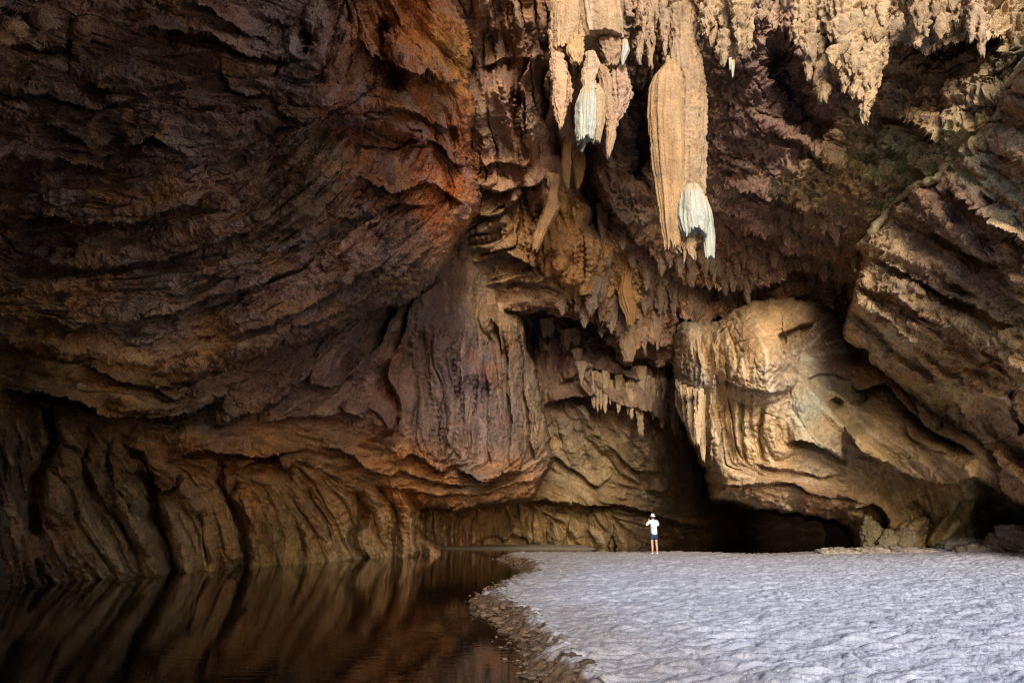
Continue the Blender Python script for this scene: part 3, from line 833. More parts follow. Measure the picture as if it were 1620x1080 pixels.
o = r.build(M_wet, cw)
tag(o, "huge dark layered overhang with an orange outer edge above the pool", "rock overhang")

# ================================================================== pale flowstone boulder
r = Rock('flowstone_boulder', (1040, 420, 1760, 960),
         [(1064, 560), (1066, 530), (1078, 512), (1100, 507), (1128, 510), (1160, 492), (1200, 478), (1240, 472), (1290, 474), (1330, 460), (1400, 440), (1500, 430), (1770, 600), (1770, 970), (1385, 970),
          (1376, 900), (1362, 872), (1352, 852), (1345, 835), (1318, 820), (1285, 815), (1240, 808), (1190, 800), (1150, 790), (1128, 785), (1128, 765), (1120, 740), (1112, 735), (1106, 715), (1092, 690), (1082, 660), (1076, 630), (1068, 600)],
         [(1066, 540, 34.5), (1080, 620, 33), (1100, 560, 31.5), (1100, 700, 32), (1140, 520, 31), (1180, 540, 29), (1150, 640, 30.2), (1140, 740, 31.2), (1240, 500, 29.5), (1220, 580, 28), (1250, 660, 28.8), (1200, 740, 30.3), (1180, 795, 31.5), (1300, 500, 33.5), (1330, 550, 32.8), (1285, 545, 32), 
          (1300, 620, 29.8), (1320, 680, 29), (1300, 740, 30.6), (1300, 800, 31.8), (1350, 800, 32.6), (1360, 860, 34), (1420, 640, 28.2), (1400, 700, 28.2), (1480, 700, 27), (1540, 740, 26.3), (1460, 600, 30), (1560, 650, 29), (1440, 760, 30.5), (1420, 820, 32.5), (1420, 900, 33), (1500, 800, 31.5), (1520, 880, 32.2), (1600, 850, 31), (1600, 780, 29.5), (1700, 900, 29), (1700, 700, 25)],
         step=1.2, lip=34, lipA=3.4, drop=1.8, rough_edge=6)
dirs = [(1075, 560, 88), (1110, 560, 88), (1110, 680, 86), (1150, 600, 88), (1150, 700, 84), (1200, 520, 60), (1220, 600, 85), (1180, 660, 90), (1200, 720, 70), (1230, 640, 110), (1260, 600, 60), (1270, 660, 60), (1180, 760, 10), (1250, 740, -15), (1300, 760, 15),
        (1280, 520, -40), (1330, 560, 5), (1300, 590, 0), (1320, 660, 50), (1360, 640, 30), (1420, 680, 35), (1480, 720, 40), (1450, 620, 40), (1540, 700, 50), (1250, 790, 15), (1330, 790, 20), (1340, 720, 20), (1380, 780, 50), (1420, 840, -60), (1400, 880, -55), (1460, 800, 70), (1500, 860, -40), (1560, 840, -30)]
Fc = flow_noise(dirs, 17, 260, 501, .25); Ff = flow_noise(dirs, 6, 90, 502); Fm = flow_noise(dirs, 10, 160, 503, .3)
X, Y = r.WX, r.WY
dome_calm = np.exp(-(((X - 1210) / 60) ** 2 + ((Y - 540) / 45) ** 2)) + np.exp(-(((X - 1400) / 90) ** 2 + ((Y - 680) / 35) ** 2)) * .6
k = np.clip(1.1 - dome_calm, 0.15, 1.1)
flut = smooth(1185, 1150, X) * smooth(780, 740, Y)
r.flow(Fc, 0.12, k); r.flow(Fc, 0.22, k * (0.15 + flut), 'cut'); r.flow(Fm, 0.05, k); r.flow(Fm, 0.15, k * (0.25 + 0.9 * flut), 'cut'); r.flow(Ff, 0.03, k)
r.ledges([
    ([(1076, 640), (1098, 640), (1102, 660), (1112, 650), (1112, 610)], 0.7, dict(w=14)),
    ([(1112, 740), (1112, 680), (1108, 600), (1110, 520)], 0.9, dict(w=18, rec=.4)),
    ([(1132, 760), (1128, 680), (1130, 600), (1138, 530), (1175, 492)], 0.6, dict(w=14)),
    ([(1135, 610), (1150, 600), (1180, 612), (1215, 620), (1250, 612), (1264, 596)], 0.42, dict(w=20, rec=.7, wr=8)),
    ([(1250, 475), (1236, 505), (1245, 545), (1240, 570)], 0.3, dict(w=14)),
    ([(1262, 590), (1255, 560), (1236, 545), (1236, 530), (1258, 518), (1290, 505)], 1.1, dict(w=30, rec=1.0, wr=30)),
    ([(1246, 700), (1275, 700), (1305, 712), (1330, 722), (1345, 715)], 1.1, dict(w=24, rec=.9, wr=12)),
    ([(1330, 670), (1350, 695), (1390, 730), (1440, 752), (1490, 762), (1540, 755), (1570, 775), (1610, 800)], 1.7, dict(w=36, rec=1.0, wr=26)),
    ([(1130, 765), (1180, 770), (1240, 762), (1290, 780), (1340, 790), (1372, 800)], 0.9, dict(w=16, rec=.7)),
    ([(1190, 735), (1240, 740), (1290, 752), (1340, 748)], 0.6, dict(w=14)),
    ([(1130, 785), (1190, 798), (1260, 806), (1320, 815)], 0.6, dict(w=12)),
    ([(1340, 810), (1380, 800), (1402, 815), (1395, 850)], 1.0, dict(w=14, rec=1.1, wr=18)),
    ([(1270, 600), (1310, 590), (1350, 600)], 0.35, dict(w=16)),
    ([(1410, 520), (1430, 600), (1450, 650), (1480, 680)], 0.6, dict(w=12)),
    ([(1430, 660), (1445, 690), (1470, 700), (1500, 720)], 0.5, dict(w=12)),
    ([(1340, 600), (1360, 615), (1400, 610), (1440, 650), (1500, 690), (1550, 720)], 1.0, dict(w=10, rec=1.6, wr=16)),
], taper=0.16)
r.groove([(1290, 480), (1320, 490), (1345, 540), (1360, 580)], 1.4, 14)
r.groove([(1318, 632), (1326, 640), (1332, 634)], 0.9, 5, .1); r.groove([(1355, 635), (1368, 630), (1372, 620)], 0.8, 4, .1); r.groove([(1484, 672), (1490, 672), (1496, 670)], 0.8, 5, .1)
r.groove([(1540, 800), (1580, 820), (1602, 850), (1590, 870)], 2.6, 26)
r.groove([(1392, 830), (1402, 850), (1398, 870)], 1.0, 8)
r.groove([(1440, 790), (1470, 820), (1450, 850)], 0.7, 6)
r.groove([(1170, 610), (1172, 680), (1180, 740)], 0.5, 4); r.groove([(1205, 640), (1204, 690), (1206, 740)], 0.4, 4)
r.dome(1280, 625, 34, 50, -25, 0.5, 1); r.dome(1198, 556, 72, 84, 8, 1.5); r.dome(1088, 590, 27, 120, -5, 1.1); r.dome(1122, 620, 16, 130, -4, .6); r.dome(1370, 850, 18, 40, 10, 1.0); r.dome(1415, 855, 16, 40, 35, 0.8); r.dome(1445, 850, 20, 42, 35, 0.8); r.dome(1500, 850, 30, 30, 20, 0.8)
r.bake()
dc = 1 - .72 * np.clip(dome_calm, 0, 1)
fb_ = noise_std(0.22, 0.09, 0.06, 41, None, .18)
r.displace(lambda P: fb_(P) * dc)
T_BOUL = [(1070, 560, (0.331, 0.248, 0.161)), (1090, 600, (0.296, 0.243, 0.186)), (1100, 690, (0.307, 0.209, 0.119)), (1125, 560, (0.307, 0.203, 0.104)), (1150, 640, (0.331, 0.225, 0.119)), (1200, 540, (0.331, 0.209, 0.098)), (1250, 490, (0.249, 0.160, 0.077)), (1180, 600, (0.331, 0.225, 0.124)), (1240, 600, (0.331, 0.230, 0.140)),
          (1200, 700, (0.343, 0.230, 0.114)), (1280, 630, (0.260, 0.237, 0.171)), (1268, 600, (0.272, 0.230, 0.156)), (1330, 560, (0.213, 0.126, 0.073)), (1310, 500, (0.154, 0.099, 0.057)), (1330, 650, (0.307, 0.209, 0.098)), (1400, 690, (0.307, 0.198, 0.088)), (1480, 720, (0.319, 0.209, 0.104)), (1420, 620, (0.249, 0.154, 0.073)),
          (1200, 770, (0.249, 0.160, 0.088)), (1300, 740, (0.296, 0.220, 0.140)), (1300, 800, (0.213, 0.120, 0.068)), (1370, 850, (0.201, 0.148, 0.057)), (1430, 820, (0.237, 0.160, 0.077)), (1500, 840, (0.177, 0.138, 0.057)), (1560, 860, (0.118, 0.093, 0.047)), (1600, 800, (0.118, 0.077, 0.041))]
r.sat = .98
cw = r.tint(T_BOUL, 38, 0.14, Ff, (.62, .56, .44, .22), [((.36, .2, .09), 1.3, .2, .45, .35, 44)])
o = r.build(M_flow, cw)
tag(o, "bulging tan flowstone boulder with a fluted curtain side over the low dark passage", "flowstone boulder")

# ================================================================== leaning layered slab at right
r = Rock('rock_slab', (1325, -400, 1900, 1000),
         [(1860, -330), (1730, -330), (1655, 30), (1632, 80), (1610, 120), (1582, 152), (1578, 190), (1555, 212), (1520, 232), (1498, 250), (1486, 280), (1455, 292), (1432, 312), (1405, 335), (1385, 362),
          (1364, 385), (1362, 400), (1368, 410), (1357, 440), (1352, 470), (1340, 515), (1338, 532), (1356, 545), (1374, 552), (1382, 572), (1404, 590), (1440, 622), (1480, 655), (1520, 682), (1548, 708), (1552, 735),
          (1575, 765), (1600, 788), (1625, 800), (1660, 830), (1700, 1010), (1860, 1010)],
         [(1360, 400, 26.5), (1350, 520, 27.5), (1420, 470, 24), (1450, 350, 23), (1550, 300, 19.8), (1620, 120, 17), (1580, 180, 19.5), (1620, 400, 18), (1500, 500, 22), (1620, 600, 20.5), (1620, 780, 27), (1540, 690, 26.8), (1480, 630, 26.4), (1560, 620, 22.6), (1700, 50, 14.5), (1700, 400, 15.5), (1700, 850, 24),
          (1900, 900, 24), (1900, 400, 17), (1900, 0, 17), (1900, -400, 24), (1660, 980, 27)],
         step=1.3, lip=16, lipA=1.1, drop=1.5, rough_edge=4)
dirs = [(1600, 200, 25), (1560, 300, 35), (1620, 350, 40), (1400, 400, 35), (1450, 450, 35), (1400, 520, 38), (1500, 500, 32), (1600, 480, 28), (1500, 600, 38), (1600, 600, 40), (1560, 680, 48), (1620, 750, 45), (1700, 300, 30)]
Fc = flow_noise(dirs, 20, 170, 601); Ff = flow_noise(dirs, 6, 26, 602); Fm = flow_noise(dirs, 11, 80, 603); Fs = flow_noise(dirs, 36, 260, 604)
scale = r.D / 22.0
r.flow(Fs, 0.26, scale); r.flow(Fc, 0.2, scale); r.flow(Fm, 0.12, scale); r.flow(Ff, 0.07, scale)
r.ledges([
    ([(1368, 400), (1420, 425), (1470, 452), (1530, 480), (1620, 520)], 0.7, dict(w=18, rec=.6)),
    ([(1345, 478), (1400, 500), (1450, 540), (1520, 590), (1620, 650)], 0.8, dict(w=18, rec=.7)),
    ([(1350, 455), (1420, 470), (1490, 510), (1560, 550), (1640, 590)], 0.6, dict(w=16)),
    ([(1345, 520), (1400, 560), (1460, 600), (1520, 650), (1560, 690)], 0.6, dict(w=16)),
    ([(1490, 290), (1540, 330), (1600, 375), (1660, 400)], 1.0, dict(w=24, rec=.6, wr=20)),
    ([(1430, 330), (1490, 370), (1560, 410), (1640, 460)], 0.7, dict(w=20, rec=.6)),
    ([(1560, 230), (1600, 250), (1660, 280)], 0.6, dict(w=20)),
    ([(1560, 700), (1590, 740), (1640, 780)], 0.6, dict(w=16)),
], taper=0.2)
r.groove([(1600, 610), (1608, 650), (1622, 690)], 1.2, 6)
r.dome(1510, 440, 12, 7, 20, 0.4)
r.bake()


def fn_slab(P):
    d = noise_std(0.24, 0.12, 0.08, 91, None, .22)(P)
    k1 = fbm(P, 0.45, 3, 93, gain=.55, ridged=True)
    k2 = fbm(P, 0.2, 2, 96, gain=.6)
    return d + 0.15 * k1 * (0.5 + smooth(-.2, .3, fbm(P, 2.2, 2, 94))) + .07 * k2


r.displace(fn_slab)
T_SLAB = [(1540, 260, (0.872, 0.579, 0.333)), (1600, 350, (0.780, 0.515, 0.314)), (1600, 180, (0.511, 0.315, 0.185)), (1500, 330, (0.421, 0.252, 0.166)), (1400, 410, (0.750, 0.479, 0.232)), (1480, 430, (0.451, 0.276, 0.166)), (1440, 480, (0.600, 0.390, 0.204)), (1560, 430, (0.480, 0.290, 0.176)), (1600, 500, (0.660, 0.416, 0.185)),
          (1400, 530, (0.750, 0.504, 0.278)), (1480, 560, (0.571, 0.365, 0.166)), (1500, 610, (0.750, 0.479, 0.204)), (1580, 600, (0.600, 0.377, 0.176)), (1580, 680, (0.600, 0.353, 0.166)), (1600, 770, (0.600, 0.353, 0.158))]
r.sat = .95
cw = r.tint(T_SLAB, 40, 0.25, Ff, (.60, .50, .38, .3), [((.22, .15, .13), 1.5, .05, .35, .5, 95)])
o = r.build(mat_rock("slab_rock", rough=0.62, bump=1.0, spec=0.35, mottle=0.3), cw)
tag(o, "steep grey brown slab of layered rock leaning in from the right edge", "rock slab")


# calcite vein along the upper edge of the slab
def ribbon(pts, Ys, w, seed):
    P = catmull(pts, 12); n = len(P)
    Yv = np.interp(np.linspace(0, 1, n), np.linspace(0, 1, len(Ys)), Ys)
    C = np.array([at(p[0], p[1], y) for p, y in zip(P, Yv)])
    T = np.gradient(C, axis=0); T /= np.linalg.norm(T, axis=1)[:, None]
    V = []; k = 22
    side = np.cross(T, (0, 1, 0)); side /= np.linalg.norm(side, axis=1)[:, None]
    up_ = np.cross(side, T)
    for i in range(n):
        for j in range(k):
            a = j / k * math.tau
            V.append(C[i] + side[i] * math.cos(a) * w * .75 + up_[i] * math.sin(a) * w)
    V = np.array(V, F32)
    e = np.concatenate([np.minimum(1, np.arange(n) / 6 + .15)])[:, None] * np.ones((1, k)); e = np.minimum(e, e[::-1]).ravel()
    Cc = np.repeat(C, k, 0)
    r_ = 1 + 1.5 * fbm((V[:, 0], V[:, 1], V[:, 2]), .7, 3, seed) + .9 * fbm((V[:, 0], V[:, 1], V[:, 2]), .2, 2, seed + 1)
    V = (Cc + (V - Cc) * (np.clip(r_, .05, 2.6) * e)[:, None]).astype(F32)
    idx = np.arange(n * k).reshape(n, k); j = np.roll(idx, -1, 1)
    f = np.stack([idx[:-1], idx[1:], j[1:], j[:-1]], -1).reshape(-1, 4)
    nz = fbm((V[:, 0], V[:, 1], V[:, 2]), .6, 3, seed + 2)[:, None]
    return V, f, np.clip(np.array((.50, .40, .22), F32) * (1 + .5 * nz), .02, .8)


e_pts = [(1640, 78), (1612, 118), (1584, 152), (1576, 190), (1548, 215), (1505, 240), (1488, 278), (1455, 292), (1432, 308), (1408, 330), (1384, 362), (1366, 384), (1356, 398), (1352, 430)]
V, f, C = ribbon(e_pts, [r.wall_Y(p[0] + 8, p[1] + 12) + .35 for p in e_pts], .17, 97)
new_mesh('calcite_vein', V, f, M_flow, C, True, o)
# ================================================================== sand bank, far strand, pool
WATER = -0.17


def ground_pt(x, y, z=0.0):
    a = (x - W / 2) / FPX; b = (H / 2 - y) / FPX
    dz = ST + b * CT
    zc = (z - CAMH) / dz
    return (a * zc, zc * (CT - b * ST))


shore_px = [(920, 1180), (862, 1080), (842, 1052), (815, 1012), (800, 985), (768, 968), (756, 950), (775, 935), (800, 920), (832, 908), (830, 896), (800, 888), (790, 884)]
shore = [ground_pt(x, y, WATER) for x, y in shore_px]
# island outline in world metres (x, y): left shore, far edge behind the crest, right side runs into the rocks
ISL = [(2.5, -12), (1.6, -2)] + [(p[0], p[1]) for p in shore] + [(-0.2, 35.2), (3, 35.4), (8, 35.0), (12, 34.0), (15, 35.5), (20, 38), (45, 38), (45, -12)]


def dist_poly(X, Y, poly):
    return poly_sdf(X, Y, poly)


def sand_mesh():
    t = np.concatenate([np.linspace(-1.4, -0.32, 60, endpoint=False), np.linspace(-0.32, 0.82, 1050, endpoint=False), np.linspace(0.82, 1.6, 50)]).astype(F32)
    yy = [3.4]
    while yy[-1] < 58:
        y = yy[-1]
        yy.append(y * (1 + (0.0040 if y < 40 else 0.012)) )
    yy = np.array(yy, F32)
    T, Yg = np.meshgrid(t, yy)
    Xg = T * Yg
    z0 = np.zeros_like(Xg)
    wx = Xg + 0.22 * perlin(Xg / 1.4, Yg / 1.4, z0, 7) + 0.05 * perlin(Xg / .35, Yg / .35, z0, 8)
    wy = Yg + 0.35 * perlin(Xg / 1.4, Yg / 1.4, z0 + 5, 7) + 0.06 * perlin(Xg / .35, Yg / .35, z0 + 5, 8)
    d = dist_poly(wx, wy, ISL)
    z = -0.95 + 0.78 * smooth(-0.7, 0.0, d) + 0.17 * smooth(-0.05, 0.42, d)
    z += 0.06 * smooth(0.3, 5, d)
    # rise towards the rocks at right
    z += 0.35 * smooth(0.36, 0.75, Xg / np.maximum(Yg, 1)) * smooth(24, 33, Yg)
    # far strand in front of the back wall
    far = smooth(39.5, 42.5, Yg + 0.5 * perlin(Xg / 3, z0, z0, 4)) * smooth(8.5, 4.0, Xg) * smooth(-7.5, -3.5, Xg)
    z = np.maximum(z, -0.95 + 0.90 * far)
    plate = smooth(0.0, 0.8, d)
    # trampled sand: rounded hummocks split by narrow hollows, wind-drawn across the view
    def hum(sc, ax, seed):
        w1 = perlin(Xg / sc / 1.7, Yg / sc / 1.7, z0, seed + 3) * 0.9
        return perlin(Xg / (sc * ax) + w1, Yg / sc + w1, z0, seed)
    h1 = hum(0.55, 1.35, 21); h2 = hum(0.25, 1.25, 22); h3 = hum(0.11, 1.1, 23)
    z += plate * (0.055 * (np.abs(h1) ** 0.8 * 1.4 - 0.3) + 0.042 * (np.abs(h2) ** 0.8 * 1.4 - .3) + 0.011 * (np.abs(h3) * 1.4 - .3) + 0.008 * perlin(Xg / .045, Yg / .045, z0, 24))
    z += plate * 0.05 * perlin(Xg / 3.1, Yg / 2.2, z0, 31)
    # footprints
    rs = np.random.RandomState(3)
    # clods of the crumbling bank
    bank = smooth(-0.25, 0.1, d) * smooth(0.95, 0.35, d) * smooth(37, 34, Yg)
    c1 = perlin(Xg / .55, Yg / .45, z0, 41); c2 = perlin(Xg / .22, Yg / .2, z0, 42)
    z += bank * (0.07 * (0.5 - np.abs(c1) * 2) + 0.06 * (0.4 - np.abs(c2) * 2) + .03 * perlin(Xg / .09, Yg / .08, z0, 43))
    V = np.stack([Xg, Yg, z], -1).reshape(-1, 3)
    ny, nx = Xg.shape
    idx = np.arange(ny * nx).reshape(ny, nx)
    f = np.stack([idx[:-1, :-1], idx[:-1, 1:], idx[1:, 1:], idx[1:, :-1]], -1).reshape(-1, 4)
    # colour: pale dry sand, damp brown at the water's edge
    dry = np.array((.45, .45, .52), F32); damp = np.array((.105, .062, .034), F32); tan = np.array((.32, .26, .21), F32)
    n = perlin(Xg / .8, Yg / .8, z0, 51) * .25 + perlin(Xg / .2, Yg / .2, z0, 52) * .2
    wet = smooth(0.62, 0.22, d + 1.3 * n)
    kk = smooth(-0.02, 0.16, z + 0.10)[..., None]
    k = wet[..., None]
    tn = smooth(3.2, 0.6, d + 2 * n)[..., None] * 0.6
    far_k = smooth(17, 33, Yg - 0.35 * Xg)[..., None] * 0.75  # tanner and dimmer towards the far left: the light's fall-off put into colour
    col = dry * (1 - tn) + tan * tn
    col = col * (1 - far_k) + tan * 1.02 * far_k
    col = col * (1 - k) + damp * k
    g = 1 + 0.10 * perlin(Xg / 2.3, Yg / 2.3, z0, 53) + 0.08 * perlin(Xg / .15, Yg / .15, z0, 54)
    fs = far[..., None] * (Yg > 38.5)[..., None]
    col = col * (1 - fs) + np.array((.24, .19, .125), F32) * fs
    col = (col * g[..., None]).reshape(-1, 3)
    m = bpy.data.materials.new("sand"); m.use_nodes = True
    nt = m.node_tree; N = nt.nodes; L = nt.links; b = N['Principled BSDF']
    a = N.new('ShaderNodeAttribute'); a.attribute_name = 'tint'
    tc = N.new('ShaderNodeTexCoord')
    n1 = N.new('ShaderNodeTexNoise'); n1.inputs['Scale'].default_value = 22; n1.inputs['Detail'].default_value = 4; n1.inputs['Roughness'].default_value = .7
    n2 = N.new('ShaderNodeTexNoise'); n2.inputs['Scale'].default_value = 70; n2.inputs['Detail'].default_value = 2
    L.new(tc.outputs['Object'], n1.inputs['Vector']); L.new(tc.outputs['Object'], n2.inputs['Vector'])
    s_ = N.new('ShaderNodeMath'); s_.operation = 'ADD'; L.new(n1.outputs[0], s_.inputs[0]); L.new(n2.outputs[0], s_.inputs[1])
    r_ = N.new('ShaderNodeMapRange'); r_.inputs[1].default_value = .7; r_.inputs[2].default_value = 1.3; r_.inputs[3].default_value = .74; r_.inputs[4].default_value = 1.25
    L.new(s_.outputs[0], r_.inputs[0])
    mx = N.new('ShaderNodeMix'); mx.data_type = 'RGBA'; mx.blend_type = 'MULTIPLY'; mx.inputs[0].default_value = 1
    L.new(a.outputs['Color'], mx.inputs[6]); L.new(r_.outputs[0], mx.inputs[7]); L.new(mx.outputs[2], b.inputs['Base Color'])
    b.inputs['Roughness'].default_value = .85; b.inputs['Specular IOR Level'].default_value = .25
    bp = N.new('ShaderNodeBump'); bp.inputs['Strength'].default_value = .45; bp.inputs['Distance'].default_value = .02
    L.new(s_.outputs[0], bp.inputs['Height']); L.new(bp.outputs[0], b.inputs['Normal'])
    return tag(new_mesh('sand', V, f, m, col), kind='structure'), m


sand, M_sand = sand_mesh()
# ground outside, under and behind the viewer
g = new_mesh('ground', [(-400, -400, -1.0), (400, -400, -1.0), (400, 120, -1.0), (-400, 120, -1.0)], np.array([[0, 1, 2, 3]]), M_sand, np.full((4, 3), .3, F32))
tag(g, kind='structure')
xs = np.linspace(1.6, 40, 40); ys = np.linspace(-60, 3.5, 60)
Xb, Yb = np.meshgrid(xs, ys); Zb = 0.04 * perlin(Xb, Yb, Xb * 0, 5) + 0.0
V = np.stack([Xb, Yb, Zb], -1).reshape(-1, 3); idx = np.arange(V.shape[0]).reshape(Xb.shape)
f = np.stack([idx[:-1, :-1], idx[:-1, 1:], idx[1:, 1:], idx[1:, :-1]], -1).reshape(-1, 4)
tag(new_mesh('sand_bank_outside', V, f, M_sand, np.tile(np.array((.45, .42, .4), F32), (len(V), 1))), kind='structure')

mw = bpy.data.materials.new("pool_water"); mw.use_nodes = True
b = mw.node_tree.nodes['Principled BSDF']
b.inputs['Base Color'].default_value = (.003, .0022, .0015, 1)
b.inputs['Roughness'].default_value = .025; b.inputs['IOR'].default_value = 1.33
b.inputs['Specular IOR Level'].default_value = .34
tc = mw.node_tree.nodes.new('ShaderNodeTexCoord'); mp = mw.node_tree.nodes.new('ShaderNodeMapping')
mp.inputs['Scale'].default_value = (0.35, 2.6, 1)
nz = mw.node_tree.nodes.new('ShaderNodeTexNoise'); nz.inputs['Scale'].default_value = 4.0; nz.inputs['Detail'].default_value = 3
bp = mw.node_tree.nodes.new('ShaderNodeBump'); bp.inputs['Strength'].default_value = .09; bp.inputs['Distance'].default_value = .015
mw.node_tree.links.new(tc.outputs['Object'], mp.inputs[0]); mw.node_tree.links.new(mp.outputs[0], nz.inputs['Vector'])
mw.node_tree.links.new(nz.outputs[0], bp.inputs['Height']); mw.node_tree.links.new(bp.outputs[0], b.inputs['Normal'])
w_ = new_mesh('water', [(-60, -60, WATER), (60, -60, WATER), (60, 110, WATER), (-60, 110, WATER)], np.array([[0, 1, 2, 3]]), mw)
tag(w_, kind='structure')
# ================================================================== the rest of the cave round the view: roof and walls of the entrance hall
def shell():
    # rings along y; each ring an arch from the left foot over the roof to the right foot
    ys = [21, 24, 28, 34, 48, 70, 95]
    V = []; n = 40
    for i, y in enumerate(ys):
        for k in range(n + 1):
            a = math.pi * k / n
            cx = 2.0; wx = SHELL_W; hz = SHELL_H
            hz = 25 + (y - 21) * 0.1
            x = cx - math.cos(a) * wx; z = -1 + math.sin(a) ** 0.7 * hz
            V.append((x, y, z))
    V = np.array(V, F32)
    d = 1.6 * fbm((V[:, 0], V[:, 1], V[:, 2]), 9, 3, 3)
    V[:, 0] += d; V[:, 2] += d * .6
    idx = np.arange(len(V)).reshape(len(ys), n + 1)
    f = np.stack([idx[:-1, :-1], idx[:-1, 1:], idx[1:, 1:], idx[1:, :-1]], -1).reshape(-1, 4)
    o = new_mesh('cave_shell', V, f, M_rock, np.tile(np.array((.26, .18, .12), F32), (len(V), 1)))
    # far end
    base = idx[-1]
    c = len(V)
    V2 = np.vstack([V[base], [[2, 99, 8]]]); F2 = np.array([[k, k + 1, n + 1] for k in range(n)])
    tag(o, kind='structure')
    tag(new_mesh('passage_end', V2, F2, M_rock, np.tile(np.array((.15, .1, .08), F32), (len(V2), 1))), kind='structure')
shell()


# added unseen rock wall left of and behind the viewer, shades the left side
n1, n2 = 60, 34
A, Bz = np.meshgrid(np.linspace(0, 1, n1), np.linspace(0, 1, n2))
yy = -24 + 31 * A
zz = -1 + 22 * Bz
xx = -3.0 - 5.6 * A + 0.2 * Bz
V = np.stack([xx, yy, zz], -1).reshape(-1, 3).astype(F32)
d = 1.8 * fbm((V[:, 0], V[:, 1], V[:, 2]), 6, 4, 33)
V[:, 0] += d * .6
V2 = V.copy(); V2[:, 0] -= 6
N_ = len(V)
idx = np.arange(N_).reshape(n2, n1)
f1 = np.stack([idx[:-1, :-1], idx[:-1, 1:], idx[1:, 1:], idx[1:, :-1]], -1).reshape(-1, 4)
rim = np.concatenate([idx[0, :], idx[1:, -1], idx[-1, -2::-1], idx[-2:0:-1, 0]])
f3 = np.stack([rim, np.roll(rim, -1), np.roll(rim, -1) + N_, rim + N_], -1)
tag(new_mesh('added_shade_wall', np.vstack([V, V2]), np.vstack([f1, f1[:, ::-1] + N_, f3]), M_rock, np.tile(np.array((.22, .14, .09), F32), (2 * N_, 1))), kind='structure')
# ================================================================== stalactites
M_stal = mat_rock("stalactite_stone", rough=0.55, bump=0.5, mottle=0.22, spec=0.4, scale=1.6)
M_white = mat_rock("white_calcite", rough=0.5, bump=0.25, mottle=0.08, spec=0.45, scale=1.6)
TAN = (.50, .35, .22); ORANGE = (.48, .28, .12); PALE = (.52, .39, .28); WHITE = (.36, .355, .29); BROWN = (.42, .28, .18); DULL = (.36, .27, .18)


def interp_axis(pts, t):
    P = np.array(pts, float)
    u = np.linspace(0, 1, len(P))
    return [np.interp(t, u, P[:, k]) for k in range(P.shape[1])]


